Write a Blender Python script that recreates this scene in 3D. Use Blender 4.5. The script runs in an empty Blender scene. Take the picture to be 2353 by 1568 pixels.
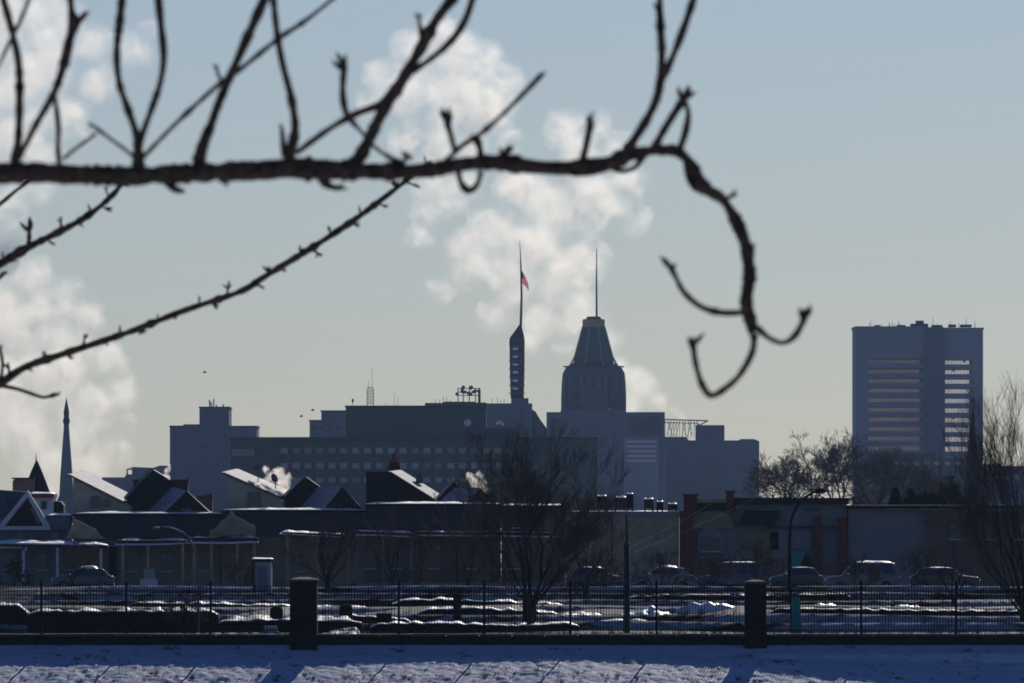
import bpy, bmesh, math, random
from mathutils import Vector, Matrix, noise

# ------------------------------------------------------------------ camera geometry
K = 36.0 / 400.0 / 2352.0          # metres per picture unit per metre of distance (400 mm lens)
CZ = 7.0                           # eye height
YH = 1150.0                        # horizon row
def X(px, D): return (px - 1176.0) * K * D
def Z(py, D): return CZ + (YH - py) * K * D
def P(px, py, D): return Vector((X(px, D), D, Z(py, D)))

SC = bpy.context.scene
COL = SC.collection
random.seed(7)

# ------------------------------------------------------------------ materials
def mat(name, col, rough=0.8, var=0.15, scale=1.0, bump=0.15, metal=0.0, spec=0.3, col2=None, coat=0.0, stretch=(1,1,1)):
    m = bpy.data.materials.new(name); m.use_nodes = True
    nt = m.node_tree; b = nt.nodes['Principled BSDF']
    tc = nt.nodes.new('ShaderNodeTexCoord'); mp = nt.nodes.new('ShaderNodeMapping')
    mp.inputs['Scale'].default_value = stretch
    nt.links.new(tc.outputs['Object'], mp.inputs['Vector'])
    n = nt.nodes.new('ShaderNodeTexNoise'); n.inputs['Scale'].default_value = scale
    n.inputs['Detail'].default_value = 6; n.inputs['Roughness'].default_value = 0.65
    nt.links.new(mp.outputs['Vector'], n.inputs['Vector'])
    r = nt.nodes.new('ShaderNodeValToRGB')
    c2 = col2 if col2 else tuple(max(0, c * (1 - var)) for c in col)
    c1 = tuple(min(1, c * (1 + var * .6)) for c in col) if not col2 else col
    r.color_ramp.elements[0].position = 0.35; r.color_ramp.elements[1].position = 0.65
    r.color_ramp.elements[0].color = (*c2, 1); r.color_ramp.elements[1].color = (*c1, 1)
    nt.links.new(n.outputs['Fac'], r.inputs['Fac']); nt.links.new(r.outputs['Color'], b.inputs['Base Color'])
    b.inputs['Roughness'].default_value = rough; b.inputs['Metallic'].default_value = metal
    b.inputs['Specular IOR Level'].default_value = spec
    b.inputs['Coat Weight'].default_value = coat
    if bump > 0:
        bp = nt.nodes.new('ShaderNodeBump'); bp.inputs['Strength'].default_value = bump
        bp.inputs['Distance'].default_value = 0.15 / max(scale, .01)
        nt.links.new(n.outputs['Fac'], bp.inputs['Height']); nt.links.new(bp.outputs['Normal'], b.inputs['Normal'])
    return m

def brick(name, c1, c2, mortar, scale=1.0):
    m = mat(name, c1, 0.9, bump=0)
    nt = m.node_tree; b = nt.nodes['Principled BSDF']
    t = nt.nodes.new('ShaderNodeTexBrick'); t.inputs['Scale'].default_value = scale
    t.inputs['Color1'].default_value = (*c1, 1); t.inputs['Color2'].default_value = (*c2, 1); t.inputs['Mortar'].default_value = (*mortar, 1)
    t.inputs['Brick Width'].default_value = .22; t.inputs['Row Height'].default_value = .075; t.inputs['Mortar Size'].default_value = .008
    tc = nt.nodes.new('ShaderNodeTexCoord'); sx = nt.nodes.new('ShaderNodeSeparateXYZ'); cx = nt.nodes.new('ShaderNodeCombineXYZ')
    ad = nt.nodes.new('ShaderNodeMath'); ad.operation = 'ADD'
    nt.links.new(tc.outputs['Object'], sx.inputs[0]); nt.links.new(sx.outputs['X'], ad.inputs[0]); nt.links.new(sx.outputs['Y'], ad.inputs[1])
    nt.links.new(ad.outputs[0], cx.inputs[0]); nt.links.new(sx.outputs['Z'], cx.inputs[1]); nt.links.new(cx.outputs[0], t.inputs['Vector'])
    mx = nt.nodes.new('ShaderNodeMix'); mx.data_type = 'RGBA'; mx.blend_type = 'MULTIPLY'; mx.inputs[0].default_value = 1
    ns = nt.nodes.new('ShaderNodeTexNoise'); ns.inputs['Scale'].default_value = .5; ns.inputs['Detail'].default_value = 5
    rr = nt.nodes.new('ShaderNodeMapRange'); rr.inputs[3].default_value = .55; rr.inputs[4].default_value = 1.35
    nt.links.new(tc.outputs['Object'], ns.inputs['Vector']); nt.links.new(ns.outputs['Fac'], rr.inputs[0])
    nt.links.new(t.outputs['Color'], mx.inputs[6]); nt.links.new(rr.outputs[0], mx.inputs[7]); nt.links.new(mx.outputs[2], b.inputs['Base Color'])
    return m

M = {}
M['snow'] = mat('snow', (.80, .83, .88), .55, .10, 1.3, .6, spec=.35)
M['snow_crust'] = mat('snow_crust', (.80, .81, .83), .42, .2, 2.2, .55, spec=.6)
M['snow_roof'] = mat('snow_roof', (.62, .62, .62), .7, .3, 2.5, .5, spec=.12, col2=(.30, .30, .31))
M['snow_dirty'] = mat('snow_dirty', (.42, .42, .43), .6, .5, 1.5, .5, spec=.3)
M['asphalt'] = mat('asphalt', (.045, .045, .05), .75, .3, 1.0, .2)
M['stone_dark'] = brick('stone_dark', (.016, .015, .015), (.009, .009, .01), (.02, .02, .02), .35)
M['coping'] = mat('coping', (.07, .065, .045), .8, .4, 3)
M['iron'] = mat('iron', (.010, .011, .013), .8, .2, 8, .05, spec=.08)
M['bark'] = mat('bark', (.13, .08, .048), .9, .7, 45, .9, stretch=(1, 1, 1))
M['bark_tree'] = mat('bark_tree', (.035, .028, .024), .9, .4, 6, .3)
M['twigs'] = mat('twigs', (.10, .075, .06), .9, .35, 1.0, 0)
M['twigs_red'] = mat('twigs_red', (.16, .085, .065), .9, .35, 1.0, 0)
M['twigs_grey'] = mat('twigs_grey', (.24, .19, .16), .9, .3, .5, 0)
M['bud'] = mat('bud', (.06, .04, .035), .7, .3, 60, .2)
M['cream'] = mat('cream', (.58, .50, .37), .9, .18, 1.2, .2)
M['tan'] = brick('tan', (.34, .24, .16), (.27, .19, .13), (.30, .25, .19))
M['tan_stucco'] = mat('tan_stucco', (.44, .32, .21), .9, .3, .8, .2)
M['greywall'] = mat('greywall', (.27, .25, .25), .9, .15, .25, .1)
M['brownwall'] = brick('brownwall', (.20, .13, .095), (.15, .10, .075), (.17, .13, .11))
M['slate'] = mat('slate', (.015, .016, .02), .7, .4, 2.0, .3)
M['slate_blue'] = mat('slate_blue', (.05, .085, .13), .7, .3, 2.0, .3)
M['slate_snow'] = mat('slate_snow', (.42, .42, .46), .6, .5, 3.0, .5, col2=(.12, .12, .14), stretch=(1, 1, 3))
M['black'] = mat('black_paint', (.015, .015, .018), .7, .3, 2, .1)
M['white_paint'] = mat('white_paint', (.62, .64, .68), .6, .12, 1, .05)
M['grey_paint'] = mat('grey_paint', (.17, .19, .22), .7, .15, 1, .05)
M['red_trim'] = mat('red_trim', (.28, .05, .06), .7, .3, 2, .1)
M['redbrick'] = brick('redbrick', (.19, .035, .03), (.14, .03, .025), (.15, .09, .08))
M['chimney'] = brick('chimney_brick', (.12, .06, .045), (.08, .045, .04), (.12, .1, .09))
M['glass'] = mat('glass', (.03, .04, .05), .08, .2, 1, 0, spec=.8)
M['door_white'] = mat('door_white', (.55, .58, .64), .5, .1, 1, .05)
M['teal'] = mat('teal', (.03, .26, .27), .6, .25, 2, .1)
M['shed'] = mat('shed_panel', (.30, .42, .46), .7, .2, 2, .1)
M['sign_tan'] = mat('sign_tan', (.36, .30, .15), .8, .3, 2, .1)
M['green_pole'] = mat('green_pole', (.01, .05, .035), .6, .3, 3, .05)
M['concrete'] = mat('concrete', (.22, .23, .27), .9, .12, .05, 0)
M['concrete_dark'] = mat('concrete_dark', (.11, .13, .17), .9, .12, .05, 0)
M['band_glass'] = mat('band_glass', (.8, .74, .72), .35, .12, .03, 0, spec=.5)
M['band_dull'] = mat('band_dull', (.6, .54, .56), .5, .25, .04, 0, spec=.5)
M['far_stone'] = mat('far_stone', (.13, .15, .185), .9, .2, .06, 0)
M['far_dark'] = mat('far_dark', (.065, .075, .08), .9, .2, .06, 0)
M['far_green'] = mat('far_green', (.075, .11, .095), .9, .15, .04, 0)
M['copper'] = mat('copper', (.06, .13, .115), .8, .25, .1, 0)
M['gold'] = mat('gold_band', (.38, .28, .13), .6, .2, .2, 0)
M['panel_pale'] = mat('panel_pale', (.44, .40, .36), .8, .25, .05, 0)
M['panel_warm'] = mat('panel_warm', (.44, .35, .31), .8, .25, .3, 0); M['panel_dull'] = mat('panel_dull', (.25, .27, .25), .8, .25, .3, 0)
M['win_dark'] = mat('win_dark', (.02, .03, .035), .3, .2, .2, 0, spec=.5)
M['steel'] = mat('steel', (.10, .11, .12), .6, .2, 1, 0)
M['car_dark'] = mat('car_dark', (.03, .035, .05), .25, .1, 1, 0, spec=.6, coat=.8)
M['car_silver'] = mat('car_silver', (.16, .17, .20), .25, .05, 1, 0, metal=.3, coat=.8)
M['car_white'] = mat('car_white', (.26, .27, .29), .25, .05, 1, 0, coat=.8)
M['car_blue'] = mat('car_blue', (.07, .09, .16), .25, .05, 1, 0, coat=.8)
M['tyre'] = mat('tyre', (.015, .015, .015), .9, .2, 5, .1)
M['chrome'] = mat('chrome', (.6, .6, .62), .12, .05, 1, 0, metal=1)
M['lamp_glass'] = mat('lamp_glass', (.7, .7, .7), .1, .05, 1, 0, spec=.8)
M['twigs_far'] = mat('twigs_far', (.13, .11, .10), .9, .3, .5, 0)
M['evergreen'] = mat('evergreen', (.02, .04, .025), .9, .5, .6, 0)
M['weeds'] = mat('weeds', (.10, .065, .04), .9, .4, 2, 0)

# ------------------------------------------------------------------ mesh builder
class MB:
    def __init__(s): s.v = []; s.f = []
    def add(s, vs, fs):
        o = len(s.v); s.v += [tuple(v) for v in vs]; s.f += [tuple(i + o for i in f) for f in fs]; return s
    def box(s, x0, x1, y0, y1, z0, z1):
        if x0 > x1: x0, x1 = x1, x0
        if z0 > z1: z0, z1 = z1, z0
        vs = [(x0,y0,z0),(x1,y0,z0),(x1,y1,z0),(x0,y1,z0),(x0,y0,z1),(x1,y0,z1),(x1,y1,z1),(x0,y1,z1)]
        return s.add(vs, [(0,3,2,1),(4,5,6,7),(0,1,5,4),(1,2,6,5),(2,3,7,6),(3,0,4,7)])
    def pb(s, px0, py0, px1, py1, D, dep):               # box given by its face outline at distance D
        return s.box(X(px0, D), X(px1, D), D, D + dep, Z(py0, D), Z(py1, D))
    def poly(s, pts, D, dep, skew=0.0, drop=0.0):        # outline at distance D, given depth; skew shifts the back sideways
        a = [P(x, y, D) for x, y in pts]
        ar = sum(a[i].x * a[(i+1) % len(a)].z - a[(i+1) % len(a)].x * a[i].z for i in range(len(a)))
        if ar < 0: a.reverse()
        n = len(a); b = [Vector((p.x + skew * dep, p.y + dep, p.z + drop)) for p in a]
        fs = [tuple(range(n)), tuple(range(2*n-1, n-1, -1))]
        fs += [(i, i+n, (i+1) % n + n, (i+1) % n) for i in range(n)]
        return s.add(a + b, fs)
    def tube(s, pts, rad, n=8, cap=True):
        pts = [Vector(p) for p in pts]; m = len(pts)
        if not hasattr(rad, '__len__'): rad = [rad] * m
        o = len(s.v); up = None
        for i, p in enumerate(pts):
            t = (pts[min(i+1, m-1)] - pts[max(i-1, 0)])
            if t.length < 1e-9: t = Vector((0, 0, 1))
            t.normalize()
            if up is None: up = t.orthogonal().normalized()
            up = (up - t * up.dot(t));
            if up.length < 1e-6: up = t.orthogonal()
            up.normalize(); w = t.cross(up)
            for k in range(n):
                a = 2 * math.pi * k / n
                s.v.append(tuple(p + (up * math.cos(a) + w * math.sin(a)) * rad[i]))
        for i in range(m - 1):
            for k in range(n):
                a = o + i*n + k; b = o + i*n + (k+1) % n
                s.f.append((a, b, b + n, a + n))
        if cap:
            s.f.append(tuple(o + k for k in range(n-1, -1, -1))); s.f.append(tuple(o + (m-1)*n + k for k in range(n)))
        return s
    def lathe(s, c, prof, n=16, sy=1.0):                 # prof: (radius, z) pairs, round a vertical axis
        o = len(s.v); m = len(prof)
        for r, z in prof:
            for k in range(n):
                a = 2*math.pi*(k+.5)/n
                s.v.append((c[0] + r*math.cos(a), c[1] + sy*r*math.sin(a), c[2] + z))
        for i in range(m-1):
            for k in range(n):
                a = o+i*n+k; b = o+i*n+(k+1) % n
                s.f.append((a, b, b+n, a+n))
        s.f.append(tuple(o+k for k in range(n-1,-1,-1))); s.f.append(tuple(o+(m-1)*n+k for k in range(n)))
        return s
    def ball(s, c, rx, ry=None, rz=None, n=10, m=6, jit=0.0, rnd=random):
        ry = ry or rx; rz = rz or rx; o = len(s.v)
        s.v.append((c[0], c[1], c[2] - rz))
        for i in range(1, m):
            t = -math.pi/2 + math.pi*i/m
            for k in range(n):
                a = 2*math.pi*k/n; j = 1 + rnd.uniform(-jit, jit)
                s.v.append((c[0]+rx*j*math.cos(t)*math.cos(a), c[1]+ry*j*math.cos(t)*math.sin(a), c[2]+rz*j*math.sin(t)))
        s.v.append((c[0], c[1], c[2] + rz)); top = len(s.v)-1
        for k in range(n):
            s.f.append((o, o+1+(k+1) % n, o+1+k)); s.f.append((top, o+1+(m-2)*n+k, o+1+(m-2)*n+(k+1) % n))
        for i in range(m-2):
            for k in range(n):
                a = o+1+i*n+k; b = o+1+i*n+(k+1) % n
                s.f.append((a, b, b+n, a+n))
        return s
    def build(s, name, material, parent=None, smooth=False):
        off = Vector((0, 0, 0)); q = parent
        while q is not None:
            if q.type == 'EMPTY': off = Vector(q.location)
            q = q.parent
        me = bpy.data.meshes.new(name)
        me.from_pydata([(v[0]-off.x, v[1]-off.y, v[2]-off.z) for v in s.v], [], s.f)
        me.materials.append(material)
        if smooth: me.polygons.foreach_set('use_smooth', [True]*len(me.polygons))
        me.update()
        o = bpy.data.objects.new(name, me); COL.objects.link(o)
        if parent is not None: o.parent = parent
        return o

def tag(o, label=None, cat=None, group=None, kind=None):
    if label: o['label'] = label
    if cat: o['category'] = cat
    if group: o['group'] = group
    if kind: o['kind'] = kind
    return o
def thing(name, label, cat, loc, group=None):
    o = bpy.data.objects.new(name, None); COL.objects.link(o); o.location = loc; o.empty_display_size = .2
    return tag(o, label, cat, group)

# ------------------------------------------------------------------ world, sun, haze
SUN_EL, SUN_AZ = math.radians(25), math.radians(10)
w = bpy.data.worlds.new('World'); SC.world = w; w.use_nodes = True
nt = w.node_tree; bg = nt.nodes['Background']
sky = nt.nodes.new('ShaderNodeTexSky'); sky.sky_type = 'NISHITA'; sky.sun_disc = False
sky.sun_elevation = SUN_EL; sky.sun_rotation = SUN_AZ; sky.air_density = 1.0; sky.dust_density = 0.35; sky.ozone_density = 1.5
tint = nt.nodes.new('ShaderNodeMix'); tint.data_type = 'RGBA'; tint.blend_type = 'MULTIPLY'; tint.inputs[0].default_value = 1
tint.inputs[7].default_value = (.685, .942, 1.58, 1)          # the camera's white balance
nt.links.new(sky.outputs[0], tint.inputs[6]); nt.links.new(tint.outputs[2], bg.inputs['Color'])
bg.inputs['Strength'].default_value = 0.05
sl = bpy.data.lights.new('sun', 'SUN'); sl.energy = 4.0; sl.angle = math.radians(.5); sl.color = (1, .93, .84)
so = bpy.data.objects.new('sun', sl); COL.objects.link(so)
sd = Vector((math.sin(SUN_AZ)*math.cos(SUN_EL), math.cos(SUN_AZ)*math.cos(SUN_EL), math.sin(SUN_EL)))
so.rotation_euler = sd.to_track_quat('Z', 'Y').to_euler(); so.location = (0, 0, 60)

def volmat(name, col, dens, g, puff=0):
    m = bpy.data.materials.new(name); m.use_nodes = True; nt = m.node_tree
    nt.nodes.remove(nt.nodes['Principled BSDF'])
    v = nt.nodes.new('ShaderNodeVolumePrincipled'); v.inputs['Color'].default_value = (*col, 1)
    v.inputs['Density'].default_value = dens; v.inputs['Anisotropy'].default_value = g
    if puff:                                          # uneven steam: wisps and gaps `puff` metres across
        tc = nt.nodes.new('ShaderNodeTexCoord'); n = nt.nodes.new('ShaderNodeTexNoise'); n.inputs['Scale'].default_value = 1/puff; n.inputs['Detail'].default_value = 4; n.inputs['Roughness'].default_value = .6
        r = nt.nodes.new('ShaderNodeMapRange'); r.inputs[1].default_value = .40; r.inputs[2].default_value = .68; r.inputs[3].default_value = dens*.05; r.inputs[4].default_value = dens*2.2
        nt.links.new(tc.outputs['Object'], n.inputs['Vector']); nt.links.new(n.outputs['Fac'], r.inputs[0]); nt.links.new(r.outputs[0], v.inputs['Density'])
    nt.links.new(v.outputs[0], nt.nodes['Material Output'].inputs['Volume'])
    return m
hz = MB().box(-900, 900, -120, 5300, -8, 300).build('haze', volmat('haze_air', (.52, .72, 1.0), 2.2e-5, .3)); tag(hz, kind='stuff')

# ------------------------------------------------------------------ ground
PROF = [(-100, -3.0), (330, -3.0), (392, -2.2), (405, Z(1500, 419.3) - .20*14.3), (419.3, Z(1500, 419.3)), (420.5, Z(1457, 420.5)),
        (443, Z(1452, 443)), (443.5, Z(1430, 443.5)), (462, Z(1436, 462)), (462.6, Z(1412, 462.6)), (484, Z(1418, 484)), (484.6, Z(1394, 484.6)), (520, Z(1400, 520)), (520.5, Z(1378, 520.5)),
        (575, Z(1384, 575)), (575.6, Z(1362, 575.6)), (640, Z(1368, 640)), (640.7, Z(1346, 640.7)), (655, Z(1360, 655)), (742, Z(1358, 742)),
        (840, Z(1354, 840)), (850, Z(1353, 850)), (1200, Z(1260, 1200)), (2500, Z(1200, 2500)), (5180, Z(1159, 5180))]
def gprof(D):
    for i in range(len(PROF)-1):
        if D <= PROF[i+1][0]:
            a, b = PROF[i], PROF[i+1]; t = (D-a[0])/(b[0]-a[0]); return a[1] + (b[1]-a[1])*t
    return PROF[-1][1]
def gz(x, D):
    if D > 430 and D < 650:
        e = min(1, (D-430)/10, (650-D)/6); z = gprof(D + e*5*noise.noise(Vector((x*.10, D*.004, 4))))
        z += e*.12*noise.noise(Vector((x*.13, D*.03, 9)))
    else: z = gprof(D)
    if D < 419:
        wgt = min(1, (419-D)/4)
        z += wgt*(.14*noise.noise(Vector((x*.16, D*.2, 3))) + .05*noise.noise(Vector((x*.9, D*.9, 1))))
        z += .08*math.sin((x+5)*.18)*min(1, (419.3-D)/1.5)
        if D > 390: z -= .014*max(0, x-2) + .006*max(0, min(x, 20)-2)*(419.3-D)
    elif D >= 650 or D <= 430: z += .08*noise.noise(Vector((x*.05, D*.05, 9)))*max(0, min(1, (D-424)/10, abs(D-640)/20))
    return z
def ground():
    Ds = [-100, 0, 100, 200, 300, 350, 385, 398, 404]
    d = 406.0
    while d < 419.2: Ds.append(d); d += .12
    Ds += [419.3, 420.2, 421, 423]
    d = 426.0
    while d < 650: Ds.append(d); d += .3
    while d < 860: Ds.append(d); d += 6
    Ds += [900, 1000, 1200, 1500, 2000, 2600, 3300, 4200, 5180]
    xs = [-880, -500, -250, -120, -60, -35]
    x = -24.0
    while x < 24: xs.append(x); x += .12
    xs += [24, 25, 26, 27, 28, 29, 30, 31, 32, 35, 60, 120, 250, 500, 880]
    mb = MB(); n = len(xs)
    for D in Ds:
        for x in xs:
            z = gz(x, D)
            if 404 < D < 419.2 and abs(x) < 24: z += .065*noise.noise(Vector((x*3.6+D, D*3.0, 5))) + .075*abs(noise.noise(Vector((x*6.5+D*2, D*5.5, 8))))
            mb.v.append((x, D, z))
    for i in range(len(Ds)-1):
        for j in range(n-1):
            a = i*n+j; mb.f.append((a, a+1, a+n+1, a+n))
    o = mb.build('snow_ground', M['ground'], smooth=True); o.data.materials.append(M['yard'])
    idx = [1 if 422 < mb.v[f[0]][1] < 860 else 0 for f in mb.f]; o.data.polygons.foreach_set('material_index', idx)
    return o
def ground_mat(yard=False):
    m = mat('yard_snow' if yard else 'snowy_ground', (.72, .76, .84), .7, .3, 1.6, .8, col2=(.72, .76, .84), spec=.02 if yard else .2)
    nt = m.node_tree; b = nt.nodes['Principled BSDF']
    tc = nt.nodes.new('ShaderNodeTexCoord')
    n = nt.nodes.new('ShaderNodeTexNoise'); n.inputs['Scale'].default_value = 1.1; n.inputs['Detail'].default_value = 8; n.inputs['Roughness'].default_value = .72
    mp = nt.nodes.new('ShaderNodeMapping'); mp.inputs['Scale'].default_value = (1.2, 1.0, 3)
    nt.links.new(tc.outputs['Object'], mp.inputs[0]); nt.links.new(mp.outputs[0], n.inputs['Vector'])
    r = nt.nodes.new('ShaderNodeValToRGB'); r.color_ramp.elements[0].position = .56; r.color_ramp.elements[1].position = .66
    r.color_ramp.elements[0].color = (0, 0, 0, 1); r.color_ramp.elements[1].color = (1, 1, 1, 1)
    mx = nt.nodes.new('ShaderNodeMix'); mx.data_type = 'RGBA'; mx.inputs[6].default_value = (.34, .36, .40, 1) if yard else (.44, .51, .64, 1); mx.inputs[7].default_value = (.025, .022, .02, 1) if yard else (.10, .09, .07, 1)
    if yard: r.color_ramp.elements[0].position = .47; r.color_ramp.elements[1].position = .56; mp.inputs['Scale'].default_value = (.25, .8, 1); n.inputs['Scale'].default_value = .8
    nt.links.new(n.outputs['Fac'], r.inputs[0]); nt.links.new(r.outputs[0], mx.inputs[0]); nt.links.new(mx.outputs[2], b.inputs['Base Color'])
    return m
M['ground'] = ground_mat(); M['yard'] = ground_mat(True)
tag(ground(), kind='structure')

# street and pavement sheets behind the fence
def strip(name, D0, D1, up, m, x0=-60, x1=60):
    mb = MB(); ds = [D0 + (D1-D0)*i/14 for i in range(15)]; xs = [x0 + (x1-x0)*i/30 for i in range(31)]
    for D in ds:
        for x in xs: mb.v.append((x, D, gz(x, D)+up))
    for i in range(14):
        for j in range(30):
            a = i*31+j; mb.f.append((a, a+1, a+32, a+31))
    o = mb.build(name, m); tag(o, kind='structure'); return o
strip('street', 655, 735, .05, M['asphalt'])
strip('pavement', 735.2, 742, .16, M['snow_dirty'])
strip('parking_lane', 470, 500, .05, M['asphalt'], -30, 30)

# ------------------------------------------------------------------ camera
cd = bpy.data.cameras.new('camera'); cam = bpy.data.objects.new('camera', cd); COL.objects.link(cam)
cam.location = (0, 0, CZ); cam.rotation_euler = (math.radians(90), 0, 0)
cd.lens = 400; cd.sensor_width = 36; cd.shift_y = (YH - 784)/2352; cd.clip_start = .5; cd.clip_end = 30000
cd.dof.use_dof = True; cd.dof.focus_distance = 1500; cd.dof.aperture_fstop = 27
SC.camera = cam

# ------------------------------------------------------------------ steam plumes
def plume(name, label, cat, D, blobs, dens, g=.74, vox=7, amp=18, tex=40, depth=.6, seed=1, col=(1, .96, .90), shells=(1.34, 1.08, .84, .60), small=7, puff=60):
    # nested puffs of the same cloud: thin at the rim, denser towards the middle
    u = K*D; root = None
    for si, sc in enumerate(shells):
        rnd = random.Random(seed); mb = MB()
        for (px, py, r) in blobs:
            c = P(px, py, D); c.y += rnd.uniform(-1, 1)*depth*r*u
            mb.ball(c, r*u*sc*.92, n=14, m=9)
            for q in range(small):
                a = rnd.uniform(0, 6.28); e = rnd.uniform(-.9, .9); rr = r*u*rnd.uniform(.22, .5)
                q = c + Vector((math.cos(a)*math.cos(e), math.sin(a)*math.cos(e), math.sin(e)))*r*u*.9*min(1, sc+.05)
                mb.ball(q, rr*sc, n=10, m=6)
        tmp = mb.build(name+'_tmp', M['steam'])
        def rem(v):
            md = tmp.modifiers.new('r', 'REMESH'); md.mode = 'VOXEL'; md.voxel_size = v*u
        def dis(i, ts, st, rgb):
            t = bpy.data.textures.new(name+str(i), 'CLOUDS'); t.noise_scale = ts*u; t.noise_depth = 2; t.cloud_type = 'COLOR' if rgb else 'GRAYSCALE'
            d = tmp.modifiers.new('d%d' % i, 'DISPLACE'); d.texture = t; d.texture_coords = 'GLOBAL'; d.strength = st*u; d.mid_level = .5
            if rgb: d.direction = 'RGB_TO_XYZ'
        rem(vox); dis(0, tex*1.6, amp*2.2, True); dis(1, tex*.6, amp*.9, True); rem(vox); dis(2, tex*.30, amp*1.15, False)
        dg = bpy.context.evaluated_depsgraph_get(); ev = tmp.evaluated_get(dg)
        me = bpy.data.meshes.new_from_object(ev)
        me.materials.clear(); me.materials.append(volmat(name, col, dens/u, g, puff*u))
        bpy.data.objects.remove(tmp)
        o = bpy.data.objects.new(name if si == 0 else 'cloud_core', me); COL.objects.link(o)
        if root is None: root = tag(o, label, cat, kind='stuff')
        else: o.parent = root
    return root
M['steam'] = M['snow']
DP = 5700
plume('steam_cloud', 'tall billowing white steam cloud behind the two downtown towers', 'steam', DP,
  [(1000,60,38),(945,120,50),(885,185,48),(1040,120,60),(1120,150,48),(960,215,66),(1060,215,70),(1140,240,48),(1000,300,48),(1080,310,50),
   (1295,298,42),(1370,290,34),(1430,330,34),(1335,355,50),(1440,420,42),(1450,500,36),(1360,460,66),(1260,480,66),(1190,430,50),(1135,530,56),
   (1230,570,66),(1080,610,46),(1170,640,62),(1290,640,58),(1350,590,50),(1140,720,40),(1240,730,46),(1340,720,50),(1380,790,42),(1290,790,26),
   (1425,850,34),(1475,885,34),(1510,925,24),(1555,950,15),(1605,962,9),(1440,935,34),(1385,880,50),(985,470,40),(860,230,34),(1165,190,34),(1180,320,30),(1060,560,34),(1020,660,30),(1200,790,30),(930,330,34),(1010,420,46),(1060,440,44),(1000,370,40),(960,540,30)], .0027, seed=3, vox=3.6)
plume('steam_cloud', 'white steam cloud rising behind the slender church spire', 'steam', DP+60,
  [(20,600,50),(85,640,44),(150,690,50),(200,725,38),(60,730,66),(165,800,52),(250,830,42),(280,900,34),(120,860,66),(220,935,50),(295,965,24),
   (170,980,50),(30,900,80),(60,1000,60),(215,1055,46),(275,1035,28),(110,1080,56),(-60,700,80),(-60,900,90)], .0025, seed=5, vox=3.8)
plume('steam_cloud', 'broad pale cloud bank behind the branches at the upper corner', 'cloud', DP+140,
  [(30,40,70),(110,50,70),(210,105,46),(300,115,44),(90,150,76),(225,185,46),(30,210,80),(150,270,46),(50,310,66),(185,325,22),(90,420,44),(20,480,46),
   (-60,100,90),(-60,300,90),(345,70,26),(110,360,40)], .0022, seed=9, vox=4)
plume('steam_puff', 'small white steam puff over the dish on the cream-walled house', 'steam', 862,
  [(608,1112,12),(625,1098,14),(640,1085,12),(650,1110,15),(660,1095,9),(610,1078,8),(655,1130,14)], .02, seed=12, vox=1.5, amp=5, tex=10, puff=12)
plume('steam_puff', 'streaky white steam puff beside the brown gable', 'steam', 864,
  [(1080,1095,9),(1090,1108,11),(1100,1092,9),(1108,1110,9),(1113,1125,8),(1095,1120,9)], .025, seed=13, vox=1.5, amp=5, tex=8, puff=10)
plume('steam_puff', 'faint white steam puff by the brown brick chimney', 'steam', 866,
  [(384,1080,7),(382,1095,8),(386,1108,8),(389,1070,5)], .02, seed=14, vox=2, amp=3, tex=8, puff=8)

# ------------------------------------------------------------------ far city
def bld(name, label, D, px=None, cat='building', group=None):
    return thing(name, label, cat, (X(px, D), D, gprof(min(D, 5000))), group)
GB = 1175   # far bases sit a little under the visible roof line
def base_y(D): return YH + (CZ - gprof(D))/(K*D)

# office tower, right
D = 3300; by = base_y(D)
t = bld('office_tower', 'broad concrete office tower with pale horizontal window bands', D, 2112)
WB = [823 + i*22.2 for i in range(10)]
mb = MB().pb(1966, 752, 1995, by, D, 36).pb(2122, 752, 2126, by, D, 36).pb(2168, 755, 2171, by, D, 36).pb(2237, 755, 2258, by, D, 36)
for x0, x1, o_, h in ((1995, 2122, 0, 11), (2171, 2237, 1.5, 12)):
    ys = [752] + [q for y in WB for q in (y+o_, y+o_+h)] + [by]
    for i in range(0, len(ys), 2): mb.pb(x0, ys[i], x1, ys[i+1], D, 36)
    for k in range(1, 9):
        xm = x0+(x1-x0)*k/9
        mb.pb(xm-.25, WB[0], xm+.25, WB[-1]+10, D+10, 1)
mb.build('wall', M['concrete'], t)
MB().pb(2126, 751, 2168, by, D-1.2, 37).build('stair_shaft', M['concrete_dark'], t)
MB().pb(1964, 749, 2127, 753.5, D-.5, 36.5).pb(2167, 752, 2260, 756.5, D-.5, 36.5).build('parapet', M['concrete'], t)
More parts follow.
